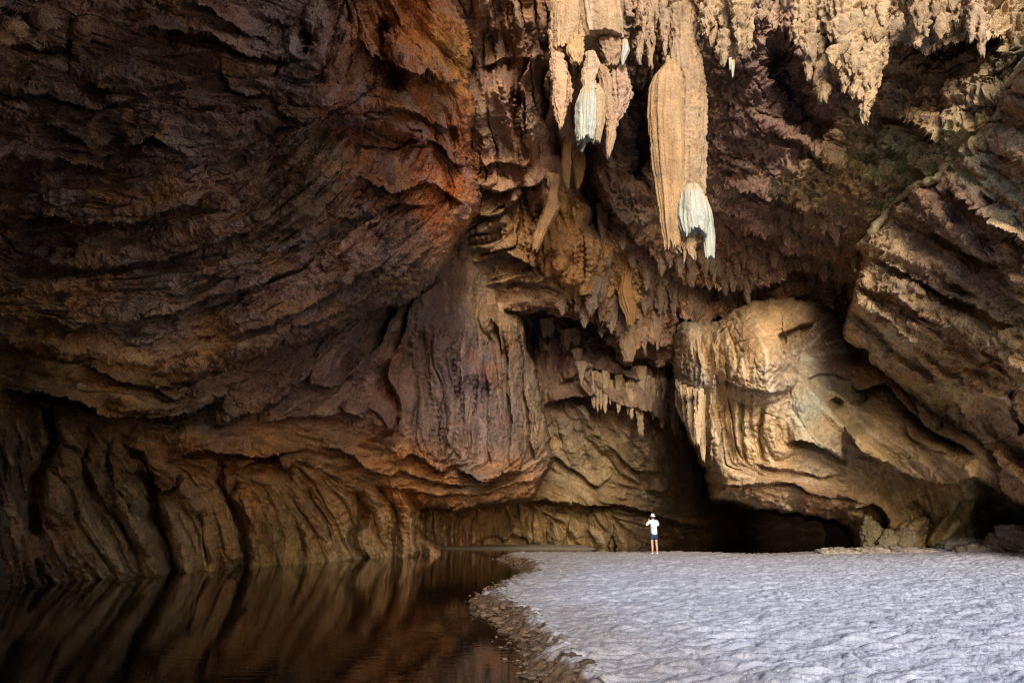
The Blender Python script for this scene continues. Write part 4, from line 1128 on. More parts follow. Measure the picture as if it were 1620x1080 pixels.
def tube_geo(axis_px, Y, seed=0, nang=72, flute=0.10, kflute=9, rag=0.0, kn=0.04, knsc=0.35, depth=0.8, cap=0.6, twist=0.0, origin=None, colr=TAN, streak=None, cvar=0.10, start=0):
    """hanging stone: axis_px = [(x, y, width) ...] from top to bottom in photo measures, hung at distance Y"""
    y0, y1 = axis_px[0][1], axis_px[-1][1]
    m = int(np.clip((y1 - y0) / 1.7, 10, 260))
    t = np.linspace(0, 1, m)
    P = np.array(axis_px, float)
    L = np.concatenate([[0], np.cumsum(np.abs(np.diff(P[:, 1])) + 1e-3)]); L /= L[-1]
    ax = np.interp(t, L, P[:, 0]); ay = np.interp(t, L, P[:, 1]); aw = np.interp(t, L, P[:, 2])
    # smooth the width a little
    k = max(1, m // 24); ker = np.ones(2 * k + 1) / (2 * k + 1)
    aw = np.convolve(np.pad(aw, k, 'edge'), ker, 'valid'); ax = np.convolve(np.pad(ax, k, 'edge'), ker, 'valid')
    th = np.linspace(0, 2 * np.pi, nang, endpoint=False)
    T, TH = np.meshgrid(t, th, indexing='ij')
    zc = zc_of_Y(ay, Y)
    cx, cy, cz = unproject(ax, ay, zc)
    cy = np.full_like(cx, Y) if not np.isscalar(Y) else np.full_like(cx, float(Y))
    mpp = zc / FPX
    R = (aw * mpp / 2)[:, None]
    c, s_ = np.cos(TH), np.sin(TH)
    a = perlin(c * kflute / 3.0, s_ * kflute / 3.0, T * 0.9 + twist * T, seed) * 1.3
    a2 = perlin(c * kflute / 1.3, s_ * kflute / 1.3, T * 1.6, seed + 3)
    g = -np.exp(-(a / 0.16) ** 2)
    rr = R * (1 + flute * (0.8 * a + 0.35 * a2) + flute * 1.1 * g)
    # ragged lower edge
    tip = perlin(c * 2.2, s_ * 2.2, 0 * T + seed, seed + 9) + 0.6 * perlin(c * 5, s_ * 5, 0 * T, seed + 10)
    lowz = -rag * (cz[0] - cz[-1]) * (0.5 + tip) * smooth(0.35, 1, T)
    X = cx[:, None] + rr * c
    Yy = cy[:, None] + rr * s_ * depth
    Z = cz[:, None] * np.ones_like(T) - lowz
    n = fbm((X, Yy, Z), knsc, 3, seed + 50, ridged=True, gain=.55)
    n2 = fbm((X, Yy, Z * .6), knsc * 3, 2, seed + 60)
    dd = (kn * n + kn * 1.8 * n2) * np.minimum(1, R / 0.18)
    X += dd * c; Yy += dd * s_ * depth
    V = np.stack([X, Yy, Z], -1).reshape(-1, 3)
    idx = np.arange(m * nang).reshape(m, nang)
    j = np.roll(idx, -1, axis=1)
    f = np.stack([idx[:-1], idx[1:], j[1:], j[:-1]], -1).reshape(-1, 4)
    # closed underside and top
    ex = []
    for ring, dz in ((idx[-1], R[-1, 0] * cap), (idx[0], -R[0, 0] * .3)):
        mid = V[ring].mean(0) + np.array((0, 0, dz))
        inner = V[ring] * .45 + mid * .55
        b0 = len(V); V = np.vstack([V, inner, mid[None]])
        r2 = np.arange(b0, b0 + nang); c0 = b0 + nang
        ex.append(np.stack([ring, np.roll(ring, -1), np.roll(r2, -1), r2], -1))
        ex.append(np.stack([r2, np.roll(r2, -1), np.full(nang, c0), np.full(nang, c0)], -1))
    quads = np.vstack([f, ex[0], ex[2]]); tris = np.vstack([ex[1], ex[3]])[:, :3]
    base = np.array(colr, F32)
    nz = fbm((V[:, 0], V[:, 1], V[:, 2] * .35), 0.5, 3, seed + 70)
    nb = fbm((V[:, 0], V[:, 1], V[:, 2]), 0.9, 3, seed + 71)
    C = base * (1 + cvar * 2 * nz + cvar * nb)[:, None] * np.stack([1 + .1 * nb, 1 + 0 * nb, 1 - .15 * nb], -1)
    if colr == WHITE:
        tz = np.concatenate([T.ravel(), np.full(len(V) - T.size, .5)])
        kz = (smooth(.42, .0, tz + .6 * nz) * .9)[:, None]
        C = C * (1 - kz) + np.array((.42, .30, .17)) * kz
        gs = smooth(-.05, .35, fbm((V[:, 0], V[:, 1], V[:, 2] * .2), .2, 3, seed + 76))[:, None]
        C = C * (1 - .45 * gs * np.array((.55, .6, .75)))
    if streak is not None:
        kx = smooth(0.0, 0.5, perlin(np.arctan2(V[:, 1] - Y, V[:, 0] - cx.mean()) * 3, V[:, 2] * .25, V[:, 2] * 0, seed + 72) + .1)[:, None] * streak[3]
        C = C * (1 - kx) + np.array(streak[:3], F32) * kx
    if colr != WHITE:
        st_ = smooth(.05, .45, fbm((V[:, 0], V[:, 1], V[:, 2] * .22), .28, 3, seed + 75))[:, None] * .5
        C = C * np.array((.98, .91, .80)) * (1 - st_ * np.array((.35, .5, .6)))
    return V, quads, tris, np.clip(C, .01, .88)


def join_geo(lst):
    V = []; Q = []; T = []; C = []; n = 0
    for v, q, t, c in lst:
        V.append(v); Q.append(q + n); T.append(t + n); C.append(c); n += len(v)
    return np.vstack(V), np.vstack(Q), np.vstack(T), np.vstack(C)


def geo_mesh(name, geo, mat, parent=None, origin=None):
    V, Q, T, C = geo
    V = np.array(V, np.float32)
    if origin is not None:
        V = V - np.array(origin, np.float32)
    me = bpy.data.meshes.new(name)
    me.vertices.add(len(V)); me.vertices.foreach_set('co', V.ravel())
    loops = np.concatenate([Q.ravel(), T.ravel()]).astype(np.int32)
    me.loops.add(len(loops)); me.loops.foreach_set('vertex_index', loops)
    tot = np.concatenate([np.full(len(Q), 4), np.full(len(T), 3)]).astype(np.int32)
    st = np.concatenate([[0], np.cumsum(tot)[:-1]]).astype(np.int32)
    me.polygons.add(len(tot)); me.polygons.foreach_set('loop_start', st); me.polygons.foreach_set('loop_total', tot)
    me.update(calc_edges=True)
    me.polygons.foreach_set('use_smooth', np.ones(len(tot), bool))
    a = me.color_attributes.new("tint", 'FLOAT_COLOR', 'POINT')
    c = np.ones((len(V), 4), F32); c[:, :3] = C; a.data.foreach_set('color', c.ravel())
    me.materials.append(mat); me.validate()
    # outward normals
    bm = bmesh.new(); bm.from_mesh(me); bmesh.ops.recalc_face_normals(bm, faces=bm.faces); bm.to_mesh(me); bm.free()
    o = bpy.data.objects.new(name, me); scene.collection.objects.link(o)
    if origin is not None and parent is None: o.location = origin
    if parent is not None: o.parent = parent
    return o


def thing(name, label, cat, loc, group=None):
    o = bpy.data.objects.new(name, None); scene.collection.objects.link(o)
    o.location = loc; o.empty_display_size = .3
    return tag(o, label, cat, group)


# ---- the great central stalactite
Y0 = 20.5
org = at(1075, 60, Y0)
t = thing('stalactite', "longest hanging stalactite, tan and fluted, ending in a white calcite tip", "stalactite", org)
geo_mesh('fluted_shaft', tube_geo([(1068, 98, 18), (1060, 112, 40), (1055, 132, 54), (1054, 180, 57), (1058, 260, 55), (1063, 320, 46), (1064, 370, 34), (1064, 402, 22)], Y0, 1, 120, .10, 12, .07, .03, .5, .9, colr=(.42, .28, .155), streak=(.5, .30, .13, .25)), M_stal, t, org)
geo_mesh('pitted_shaft', join_geo([
    tube_geo([(1078, 20, 64), (1078, 60, 40), (1084, 92, 50), (1088, 140, 54), (1089, 220, 52), (1090, 270, 50), (1092, 330, 44), (1090, 370, 26), (1088, 412, 18)], Y0 + .15, 2, 110, .16, 8, .05, .07, .22, .9, colr=(.40, .275, .17)),
    tube_geo([(1074, 66, 20), (1078, 85, 34), (1080, 115, 30), (1084, 128, 12)], Y0 - .1, 12, 60, .12, 8, .1, .04, .25, colr=(.42, .3, .19)),
    tube_geo([(1060, 90, 12), (1058, 110, 18), (1058, 130, 16)], Y0, 13, 40, .12, 6, .1, .03, .25, colr=TAN)]), M_stal, t, org)
geo_mesh('white_tip', tube_geo([(1096, 292, 14), (1094, 305, 34), (1096, 330, 44), (1097, 355, 46), (1098, 378, 40)], Y0 - .3, 3, 110, .14, 10, .2, .03, .3, .8, colr=WHITE, cvar=.04), M_white, t, org)
geo_mesh('white_tip', tube_geo([(1112, 312, 12), (1117, 340, 20), (1121, 380, 21), (1123, 412, 15)], Y0 + .1, 4, 60, .10, 8, .08, .012, .3, .8, colr=WHITE, cvar=.04), M_white, t, org)

# ---- left hanging group with the white bulb
Y1 = 20.0
org = at(930, 40, Y1)
t = thing('stalactite', "stubby stalactite with flat broken base and a white fluted bulb below it", "stalactite", org)
geo_mesh('stub', join_geo([
    tube_geo([(938, -60, 80), (940, 0, 84), (946, 40, 82), (950, 72, 74)], Y1 + .3, 21, 130, .10, 9, .04, .05, .3, .9, cap=.3, colr=(.42, .29, .18), streak=(.70, .60, .48, .35)),
    tube_geo([(898, -60, 50), (896, 20, 48), (894, 60, 44), (890, 84, 30)], Y1 + .1, 22, 90, .12, 9, .07, .05, .3, colr=(.48, .33, .2)),
    tube_geo([(912, 60, 26), (908, 90, 24), (912, 104, 12)], Y1, 23, 50, .2, 8, .1, .07, .2, colr=(.56, .38, .2)),
    tube_geo([(965, 66, 40), (970, 92, 30), (968, 108, 12)], Y1 + .3, 24, 50, .2, 8, .2, .09, .2, colr=BROWN)]), M_stal, t, org)
geo_mesh('side_curtain', join_geo([
    tube_geo([(874, 50, 12), (880, 80, 20), (886, 130, 26), (884, 160, 26), (888, 185, 16), (888, 206, 5)], Y1 + .2, 25, 70, .22, 9, .08, .08, .2, colr=(.56, .37, .24)),
    tube_geo([(892, 100, 10), (896, 140, 18), (898, 165, 12)], Y1 + .35, 26, 50, .2, 8, .15, .08, .18, colr=(.5, .33, .22))]), M_stal, t, org)
geo_mesh('neck', tube_geo([(934, 84, 16), (936, 105, 26), (932, 125, 20), (934, 145, 20)], Y1, 27, 60, .12, 8, .05, .05, .25, colr=PALE), M_stal, t, org)
geo_mesh('white_bulb', tube_geo([(934, 132, 10), (930, 145, 24), (928, 165, 32), (928, 190, 34), (927, 215, 33), (926, 230, 28)], Y1 - .25, 28, 110, .12, 11, .12, .025, .3, .9, colr=WHITE, cvar=.05), M_white, t, org)
geo_mesh('tan_fringe', join_geo([
    tube_geo([(944, 135, 10), (946, 155, 24), (947, 190, 22), (944, 228, 10)], Y1 + .05, 29, 60, .12, 9, .1, .02, .3, colr=(.48, .34, .2)),
    tube_geo([(925, 215, 12), (922, 232, 8), (920, 242, 3)], Y1 + .1, 30, 30, .2, 6, .1, .02, .2, colr=WHITE),
    tube_geo([(952, 105, 16), (960, 140, 18), (962, 175, 16), (968, 215, 14), (962, 252, 4)], Y1 + .4, 31, 60, .2, 9, .06, .06, .2, colr=BROWN),
    tube_geo([(978, 105, 20), (982, 140, 26), (980, 170, 22), (972, 195, 18), (968, 228, 4)], Y1 + .6, 32, 70, .22, 9, .08, .1, .22, colr=(.46, .31, .23)),
    tube_geo([(990, 120, 12), (990, 150, 16), (984, 180, 8)], Y1 + .7, 33, 40, .2, 9, .08, .1, .22, colr=(.46, .31, .23))]), M_stal, t, org)
geo_mesh('white_drip', tube_geo([(988, 64, 10), (990, 80, 13), (986, 96, 9), (985, 106, 3)], Y1 + .05, 34, 40, .15, 7, .15, .01, .2, colr=WHITE), M_white, t, org)


# ---- ragged clusters along the roof edge
def cluster(name, label, strands, Y, seed, col=PALE, group=None, drips=()):
    rs = np.random.RandomState(seed); G = []
    xs = [s[0] for s in strands]
    org = at(sum(xs) / len(xs), 0, Y)
    for i, (x, ya, yb, w) in enumerate(strands):
        Yi = Y + rs.uniform(-.4, .5)
        n = 5; ax = []
        for k in range(n + 1):
            q = k / n
            ax.append((x + rs.uniform(-.12, .12) * w, ya + (yb - ya) * q, w * (1.05 - .8 * q ** 1.7) * rs.uniform(.8, 1.2)))
        c = np.array(col) * rs.uniform(.85, 1.12)
        G.append(tube_geo(ax, Yi, seed * 7 + i, int(np.clip(w * 1.8, 36, 110)), .16, 7, .10, min(.16, .0035 * w + .04), .26, .9, colr=tuple(c), cvar=.2))
        for k in range(int((yb - ya) * w / 420) + 2):     # side knobs
            q = rs.uniform(.1, .9); kw = w * rs.uniform(.25, .5) * (1.1 - .5 * q)
            kx = x + rs.uniform(-.5, .5) * w * (1.05 - .6 * q); ky = ya + (yb - ya) * q; kh = kw * rs.uniform(.8, 1.6)
            G.append(tube_geo([(kx, ky - kh * .5, kw * .3), (kx, ky - kh * .2, kw), (kx + rs.uniform(-2, 2), ky + kh * .3, kw * .8), (kx, ky + kh * .8, kw * .15)],
                              Yi - rs.uniform(.0, .35), seed * 11 + i * 13 + k, 30, .15, 5, .1, .07, .2, colr=tuple(c * rs.uniform(.85, 1.1)), cvar=.2))
    root = geo_mesh(name, join_geo(G), M_stal, None, org)
    tag(root, label, "stalactite", group)
    if drips:
        for i, (x, ya, yb, w) in enumerate(drips):
            geo_mesh('white_drip', tube_geo([(x, ya, w), (x, (ya + yb) / 2, w * .8), (x, yb, 1.5)], Y - .35, seed + i, 24, .15, 5, .1, .01, .2, colr=WHITE), M_white, root, org)
    return root


cluster('stalactite', "ragged narrow rock spike hanging just left of the longest stalactite", [(1030, -40, 112, 22), (1018, -40, 70, 16), (1046, -40, 60, 22), (1052, 20, 92, 14), (1012, 60, 105, 12)], 20.0, 3, (.4, .28, .19))
cluster('stalactite', "lumpy forked cluster with small white drips right of the longest stalactite", [(1150, -50, 85, 46), (1172, -30, 92, 34), (1120, -50, 60, 34), (1144, 50, 108, 20), (1160, 60, 122, 12), (1184, 20, 80, 16), (1128, 20, 78, 14)], 19.6, 4, (.44, .32, .2), None, [(1159, 96, 124, 7), (1155, 92, 112, 5)])
cluster('stalactite', "small knobbly cluster in shade between two larger clusters on the roof edge", [(1212, -50, 40, 34), (1226, -40, 52, 18), (1242, -40, 20, 20)], 20.0, 5, (.44, .31, .22))
cluster('stalactite', "largest knobbly cluster, wide and pitted with two drooping tips", [(1290, -60, 92, 62), (1335, -60, 120, 70), (1385, -60, 92, 56), (1300, 60, 168, 26), (1278, 60, 130, 20), (1336, 80, 150, 26), (1368, 80, 198, 32), (1384, 90, 150, 26), (1400, 40, 110, 20), (1264, 0, 80, 24), (1352, 100, 160, 22)], 18.6, 6, (.44, .32, .2), None, [(1341, 78, 104, 7), (1333, 80, 98, 5), (1364, 82, 96, 6)])
cluster('stalactite', "broad shallow knobbly cluster at the top right of the roof", [(1455, -60, 60, 44), (1490, -60, 62, 50), (1440, -50, 42, 30), (1512, -60, 42, 26), (1452, 30, 78, 20)], 18.0, 7, (.42, .3, .19))
cluster('stalactite', "slender dark cluster hanging alone near the top right corner", [(1546, -50, 60, 28), (1552, 30, 92, 18), (1538, 20, 70, 14)], 17.8, 8, (.44, .31, .22))

# ---- mid-distance ones
GR = "small stalactites fringing the dark back ledge"


def single(label, ax, Y, seed, col, group=None, kn=.06, flute=.16, rag=.08):
    x0, y0_, w0 = ax[0]
    if isinstance(Y, str):
        hh = (.3 if group == GR else .12) * (ax[-1][1] - y0_)
        Y = min(ROCKS[Y].wall_Y(x0, y0_ + q * hh) for q in (0, .25, .5, .75, 1)) + (.16 if group == GR else -.06)
        fl = 1.0 if group == GR else (1.25 if w0 > 13 else 1.5)
        ax = [(x0, y0_ - w0 * 1.0, w0 * fl), (x0, y0_ - w0 * .3, w0 * (1 + fl) / 2)] + list(ax)
    org = at(ax[0][0], ax[0][1], Y)
    o = geo_mesh('stalactite', tube_geo(ax, Y, seed, 60, flute, 8, rag, kn, .3, colr=col, cvar=.15), M_stal, None, org)
    return tag(o, label, "stalactite", group)


single("smooth orange stalactite shaped like a drop in front of the middle wall", [(994, 420, 20), (990, 446, 16), (988, 462, 24), (993, 485, 26), (998, 505, 16), (996, 520, 6)], 'cave_ceiling', 51, (.56, .31, .13), kn=.03)
single("short blunt brown stalactite hanging just under the orange drop", [(994, 525, 20), (993, 545, 26), (993, 560, 22), (995, 575, 10)], 'cave_ceiling', 52, (.44, .30, .19))
single("dark tapering stalactite left of the orange drop", [(958, 350, 26), (960, 375, 24), (962, 400, 15), (962, 425, 5)], 'cave_ceiling', 53, (.34, .24, .18))
single("tiny pale stalactite beside the dark tapering one", [(985, 370, 8), (985, 385, 10), (984, 396, 4)], 'cave_ceiling', 54, (.5, .36, .22))
single("orange brown folded drapery with a pointed tip on the middle wall", [(872, 300, 22), (872, 330, 24), (862, 355, 20), (852, 382, 20), (846, 398, 8)], 'cave_ceiling', 55, (.56, .33, .16), kn=.03)
single("brown leaf shaped drapery below the ragged left side curtain", [(912, 225, 24), (914, 260, 24), (916, 285, 14), (914, 302, 4)], 'cave_ceiling', 56, (.46, .28, .11), kn=.03)
single("narrow brown drapery left of the leaf shaped one", [(896, 215, 14), (896, 260, 16), (897, 292, 8), (899, 300, 3)], 'cave_ceiling', 57, (.46, .29, .13), kn=.03)
single("pale upright stalactite at the corner of the purple curtain wall", [(792, 490, 10), (794, 505, 15), (796, 520, 11), (796, 530, 5)], 'left_wall', 58, (.46, .32, .19), kn=.04)

_U = ['', 'first', 'second', 'third', 'fourth', 'fifth', 'sixth', 'seventh', 'eighth', 'ninth', 'tenth', 'eleventh', 'twelfth', 'thirteenth', 'fourteenth', 'fifteenth', 'sixteenth', 'seventeenth', 'eighteenth', 'nineteenth']
_T = {2: ('twenty', 'twentieth'), 3: ('thirty', 'thirtieth'), 4: ('forty', 'fortieth'), 5: ('fifty', 'fiftieth'), 6: ('sixty', 'sixtieth')}
ORD = [_U[k] if k < 20 else (_T[k // 10][1] if k % 10 == 0 else _T[k // 10][0] + '-' + _U[k % 10]) for k in range(1, 69)]
GR = "small stalactites fringing the dark back ledge"
LB = "small brown stalactite in the row fringing the dark back ledge"
rs = np.random.RandomState(9)
for i, (x, ya, yb, w) in enumerate(sorted([(940, 606, 640, 9), (946, 606, 646, 7), (951, 606, 642, 6), (958, 606, 648, 9), (966, 615, 634, 5), (978, 612, 648, 9), (985, 615, 636, 6), (993, 620, 650, 6), (999, 618, 657, 10),
                                    (1024, 612, 632, 8), (1033, 616, 656, 8), (1040, 616, 640, 6), (1047, 618, 672, 10), (1056, 620, 652, 7), (1071, 620, 680, 10)])):
    single(ORD[i] + ' from the left of the small stalactites fringing the dark back ledge', [(x, ya - 8, w * 1.2), (x + rs.uniform(-1, 1), ya + 6, w * .95), (x, (ya + yb) / 2 + 4, w * .8), (x + rs.uniform(-1, 1), yb, w * .6), (x, yb + 7, w * .2)], 'back_wall', 200 + i, tuple(np.array((.46, .34, .22)) * rs.uniform(.85, 1.15)), GR, kn=.08)
single("longest thin stalactite of the row fringing the dark back ledge", [(1012, 596, 16), (1012, 620, 13), (1011, 650, 12), (1013, 675, 10), (1014, 691, 4)], 'back_wall', 230, (.50, .37, .24), kn=.09)
single("dark thin stalactite nearest the flowstone curtain above the passage", [(1064, 612, 14), (1064, 640, 11), (1066, 670, 9), (1068, 690, 4)], 'back_wall', 231, (.36, .26, .17), kn=.08)
GR2 = "pointed stalactites in the shaded alcove"
for i, (x, ya, yb, w) in enumerate(sorted([(866, 530, 566, 11), (871, 530, 556, 6), (893, 548, 566, 6), (900, 545, 594, 10), (907, 540, 576, 8), (912, 546, 566, 5), (920, 590, 612, 7), (926, 592, 616, 6), (933, 590, 608, 5), (913, 570, 600, 7)])):
    single(ORD[i] + " from the left of the pointed stalactites in the shaded alcove", [(x, ya - 6, w * 1.7), (x + rs.uniform(-1, 1), ya + 5, w * 1.2), (x, (ya + yb) / 2, w * .8), (x, yb, w * .15)], 'back_wall', 250 + i, tuple(np.array((.42, .31, .23)) * rs.uniform(.85, 1.15)), GR2, kn=.08)
rx_ = np.random.RandomState(77); EXTRA = []
for _ in range(400):
    x_ = rx_.uniform(1015, 1330); y_ = rx_.uniform(300, 500)
    if y_ > 505 - .16 * max(0, x_ - 1080) - 8 or y_ < 380 - .25 * (x_ - 1000) + 40: continue
    if any(abs(x_ - e[0]) < 9 and abs(y_ - e[1]) < 18 for e in EXTRA): continue
    w_r = rx_.uniform(6, 12); EXTRA.append((x_, y_, y_ + w_r * rx_.uniform(1.5, 2.8), w_r))
    if len(EXTRA) == 34: break
EXTRA += [(950, 455, 480, 12), (935, 470, 500, 12), (968, 500, 530, 12), (978, 515, 540, 9), (952, 515, 535, 9), (1002, 590, 612, 9), (925, 495, 520, 9), (890, 480, 500, 9), (1008, 520, 545, 8)]
GR3 = "short stalactites below the knobbly ceiling"
for i, (x, ya, yb, w) in enumerate(sorted([(1030, 440, 460, 9), (1044, 470, 500, 10), (1052, 475, 496, 8), (1066, 465, 505, 9), (1078, 470, 495, 8), (1090, 478, 505, 9), (1040, 520, 556, 9), (1020, 480, 500, 8), (1110, 480, 498, 9), (1145, 480, 500, 9), (1190, 430, 452, 12), (1205, 425, 440, 8), (1060, 400, 425, 10), (1075, 410, 440, 12), (1095, 430, 455, 10),
                                    (1130, 420, 448, 10), (1000, 400, 425, 9), (1235, 410, 430, 9), (1020, 540, 560, 7), (1240, 330, 352, 10), (1262, 345, 368, 8), (1152, 385, 405, 9)] + EXTRA)):
    single(ORD[i] + " from the left of the short stalactites below the rough brown ceiling", [(x, ya - 8, w * 1.9), (x + rs.uniform(-2, 2), ya + 4, w * 1.3), (x, (ya + yb) / 2, w), (x + rs.uniform(-1, 1), yb, w * .25)], 'cave_ceiling', 300 + i, tuple(np.array((.42, .30, .23)) * rs.uniform(.85, 1.15)), GR3, kn=.12)

# ---- hanging fringe at the lower left edge of the flowstone boulder
for i, (x, ya, yb, w, c) in enumerate(sorted([(1080, 640, 668, 12, .9), (1087, 645, 682, 12, 1), (1096, 650, 700, 13, 1), (1104, 650, 705, 11, 1.05), (1112, 660, 730, 11, 1.0), (1074, 630, 655, 8, .9)])):
    single(ORD[i] + " from the left of the tan teeth along the flowstone boulder's lower edge", [(x, ya - 20, w * 1.3), (x, ya + 4, w * 1.1), (x, (ya + yb) / 2, w), (x + 1, yb, w * .25)], 'flowstone_boulder', 340 + i, tuple(np.array((.56, .42, .27)) * c), "teeth along the flowstone boulder", kn=.06)

# ================================================================== rocks on the right shore
def rock_geo(x, y, wpx, hpx, Y, seed, col, flat=.5, strat=.08, tiltd=0):
    n = 70; m = 46
    mpp = zc_of_Y(y, Y) / FPX
    rx = wpx * mpp / 2; rz = hpx * mpp * .5; ry = rx * flat
    c = at(x, y, Y)
    th = np.linspace(0, 2 * np.pi, n, endpoint=False); ph = np.linspace(0.02, np.pi - .02, m)
    PH, TH = np.meshgrid(ph, th, indexing='ij')
    ux = np.sin(PH) * np.cos(TH); uy = np.sin(PH) * np.sin(TH); uz = np.cos(PH)
    sx = np.sign(ux) * np.abs(ux) ** .8; sz = np.sign(uz) * np.abs(uz) ** .7
    X, Yy, Z = sx * rx, uy * ry, sz * rz
    ca, sa = math.cos(math.radians(tiltd)), math.sin(math.radians(tiltd))
    P = (X + seed * 3.1, Yy, Z)
    w = fbm(P, .9, 3, seed)
    q = (Z + .3 * X * 0 + .25 * w) / max(.08, rz * .35); fr = q - np.floor(q)
    d = .35 * w * min(rx, rz * 2) + strat * (fr ** 2) + .10 * fbm(P, .3, 4, seed + 5, ridged=True) + .08 * cracks(P, .5, seed + 6, .1)
    X = X + ux * d; Yy = Yy + uy * d; Z = Z + uz * d * .7
    X, Z = X * ca + Z * sa, -X * sa + Z * ca
    V = np.stack([X, Yy, Z], -1).reshape(-1, 3)
    idx = np.arange(m * n).reshape(m, n); j = np.roll(idx, -1, 1)
    f = np.stack([idx[:-1], idx[1:], j[1:], j[:-1]], -1).reshape(-1, 4)
    V = np.vstack([V, [V[idx[0]].mean(0)], [V[idx[-1]].mean(0)]])
    t1 = np.stack([idx[0], np.roll(idx[0], -1), np.full(n, m * n)], -1); t2 = np.stack([idx[-1], np.roll(idx[-1], -1), np.full(n, m * n + 1)], -1)
    nb = fbm((V[:, 0], V[:, 1], V[:, 2]), .4, 3, seed + 8)
    C = np.clip(np.array(col, F32) * (1 + .35 * nb)[:, None], .01, .8)
    return c, (V, f, np.vstack([t1, t2]), C)


def rock(label, x, y, w, h, Y, seed, col, group="loose rocks along the right shore", **kw):
    c, g_ = rock_geo(x, y, w, h, Y, seed, col, **kw)
    o = geo_mesh('rock', g_, M_rock, None, (0, 0, 0)); o.location = c
    return tag(o, label, "rock", group)


RC = (.42, .33, .25); RD = (.26, .2, .16)
rock("low pale rock shelf at the left end of the right shore, by the dark passage", 1345, 876, 110, 16, 31.5, 1, (.5, .41, .31), flat=.6)
rock("flat layered slab of rock with a dark split, lying on the sand", 1400, 876, 90, 18, 30.8, 2, RC, tiltd=6)
rock("long low rock ledge sloping down to the right on the sand", 1460, 876, 120, 16, 30.6, 3, (.40, .31, .24), tiltd=8)
rock("dark crumbly flat rock in the middle of the right shore", 1545, 872, 70, 18, 29.8, 4, RD, strat=.12)
rock("pale smooth rock mound behind the crumbly flat rock", 1530, 864, 90, 22, 31.5, 5, (.42, .34, .26))
rock("dark jagged rock leaning on the pile at the right edge", 1585, 864, 46, 30, 29.5, 6, RD, strat=.12, tiltd=25)
rock("largest dark layered rock stacked at the right edge of the picture", 1622, 852, 70, 44, 28.8, 7, (.3, .24, .2), strat=.14, tiltd=10)
rock("upright olive brown rock standing at the mouth of the dark passage", 1378, 852, 30, 56, 32.2, 8, (.22, .17, .08), flat=.8, tiltd=8)
rock("narrow leaning rock right of the upright olive one", 1402, 860, 24, 48, 31.6, 9, (.25, .19, .11), flat=.8, tiltd=32)
rock("rounded leaning rock at the foot of the flowstone boulder", 1430, 858, 30, 46, 31.5, 10, (.26, .19, .11), flat=.8, tiltd=30)
rock("small flat stone alone on the sand before the dark passage", 1184, 882, 22, 4, 32.0, 11, (.5, .42, .34))
rock("small brown stone at the sand edge left of the low shelf", 1290, 883, 30, 6, 31.8, 12, (.42, .32, .24))

# ================================================================== glinting shell chips on the sand (countless)
rs = np.random.RandomState(12); VV = []; FF = []
for i in range(900):
    y = 5.0 + 24 * rs.rand() ** 1.5; x = (-0.05 + .85 * rs.rand()) * y
    if x < 0.05 * y + 0.7: continue
    s_ = rs.uniform(.002, .007) * (1 + y * .03); a_ = rs.uniform(0, 6.3); zz = .05 + rs.uniform(0, .02)
    b0 = len(VV)
    for k in range(5):
        r_ = s_ * rs.uniform(.6, 1.2); an = a_ + k * 1.257
        VV.append((x + r_ * math.cos(an), y + r_ * math.sin(an), zz + rs.uniform(-.3, .5) * s_))
    VV.append((x, y, zz + s_ * .7)); VV.append((x, y, zz - s_))
    for k in range(5):
        FF.append((b0 + k, b0 + (k + 1) % 5, b0 + 5)); FF.append((b0 + (k + 1) % 5, b0 + k, b0 + 6))
tag(new_mesh('shell_fragments', np.array(VV, F32), FF, mat_plain("shell", (.85, .84, .82), .25, .6), None, False), "tiny white shell chips glinting all over the pale sand", "shell fragments", kind='stuff')

# ================================================================== the visitor
def skin_mesh(name, V, E, mat, parent, sub=2, root=0):
    me = bpy.data.meshes.new(name); me.from_pydata([v[:3] for v in V], E, [])
    o = bpy.data.objects.new(name, me); scene.collection.objects.link(o)
    sk = o.modifiers.new('s', 'SKIN'); sk.use_smooth_shade = True
    me.skin_vertices[0].data[root].use_root = True
    for i, v in enumerate(V):
        r_ = v[3] if isinstance(v[3], tuple) else (v[3], v[3])
        me.skin_vertices[0].data[i].radius = r_
    ss = o.modifiers.new('u', 'SUBSURF'); ss.levels = sub; ss.render_levels = sub
    dg = bpy.context.evaluated_depsgraph_get(); ev = o.evaluated_get(dg)
    m2 = bpy.data.meshes.new_from_object(ev, depsgraph=dg)
    bpy.data.objects.remove(o); bpy.data.meshes.remove(me)
    m2.name = name
    for p in m2.polygons: p.use_smooth = True
    m2.materials.clear(); m2.materials.append(mat)
    q = bpy.data.objects.new(name, m2); scene.collection.objects.link(q); q.parent = parent
    return q


pc = at(1036, 878, 31.9); pz = 0.05
S = mat_plain("skin", (.50, .27, .19), .55); SH = mat_plain("white_cotton", (.80, .82, .88), .85); NV = mat_plain("navy_cloth", (.012, .03, .075), .8)
HT = mat_plain("white_hat", (.82, .82, .84), .8); SD_ = mat_plain("pale_shoe", (.75, .66, .62), .6); CB = mat_plain("camera_black", (.015, .015, .017), .4)
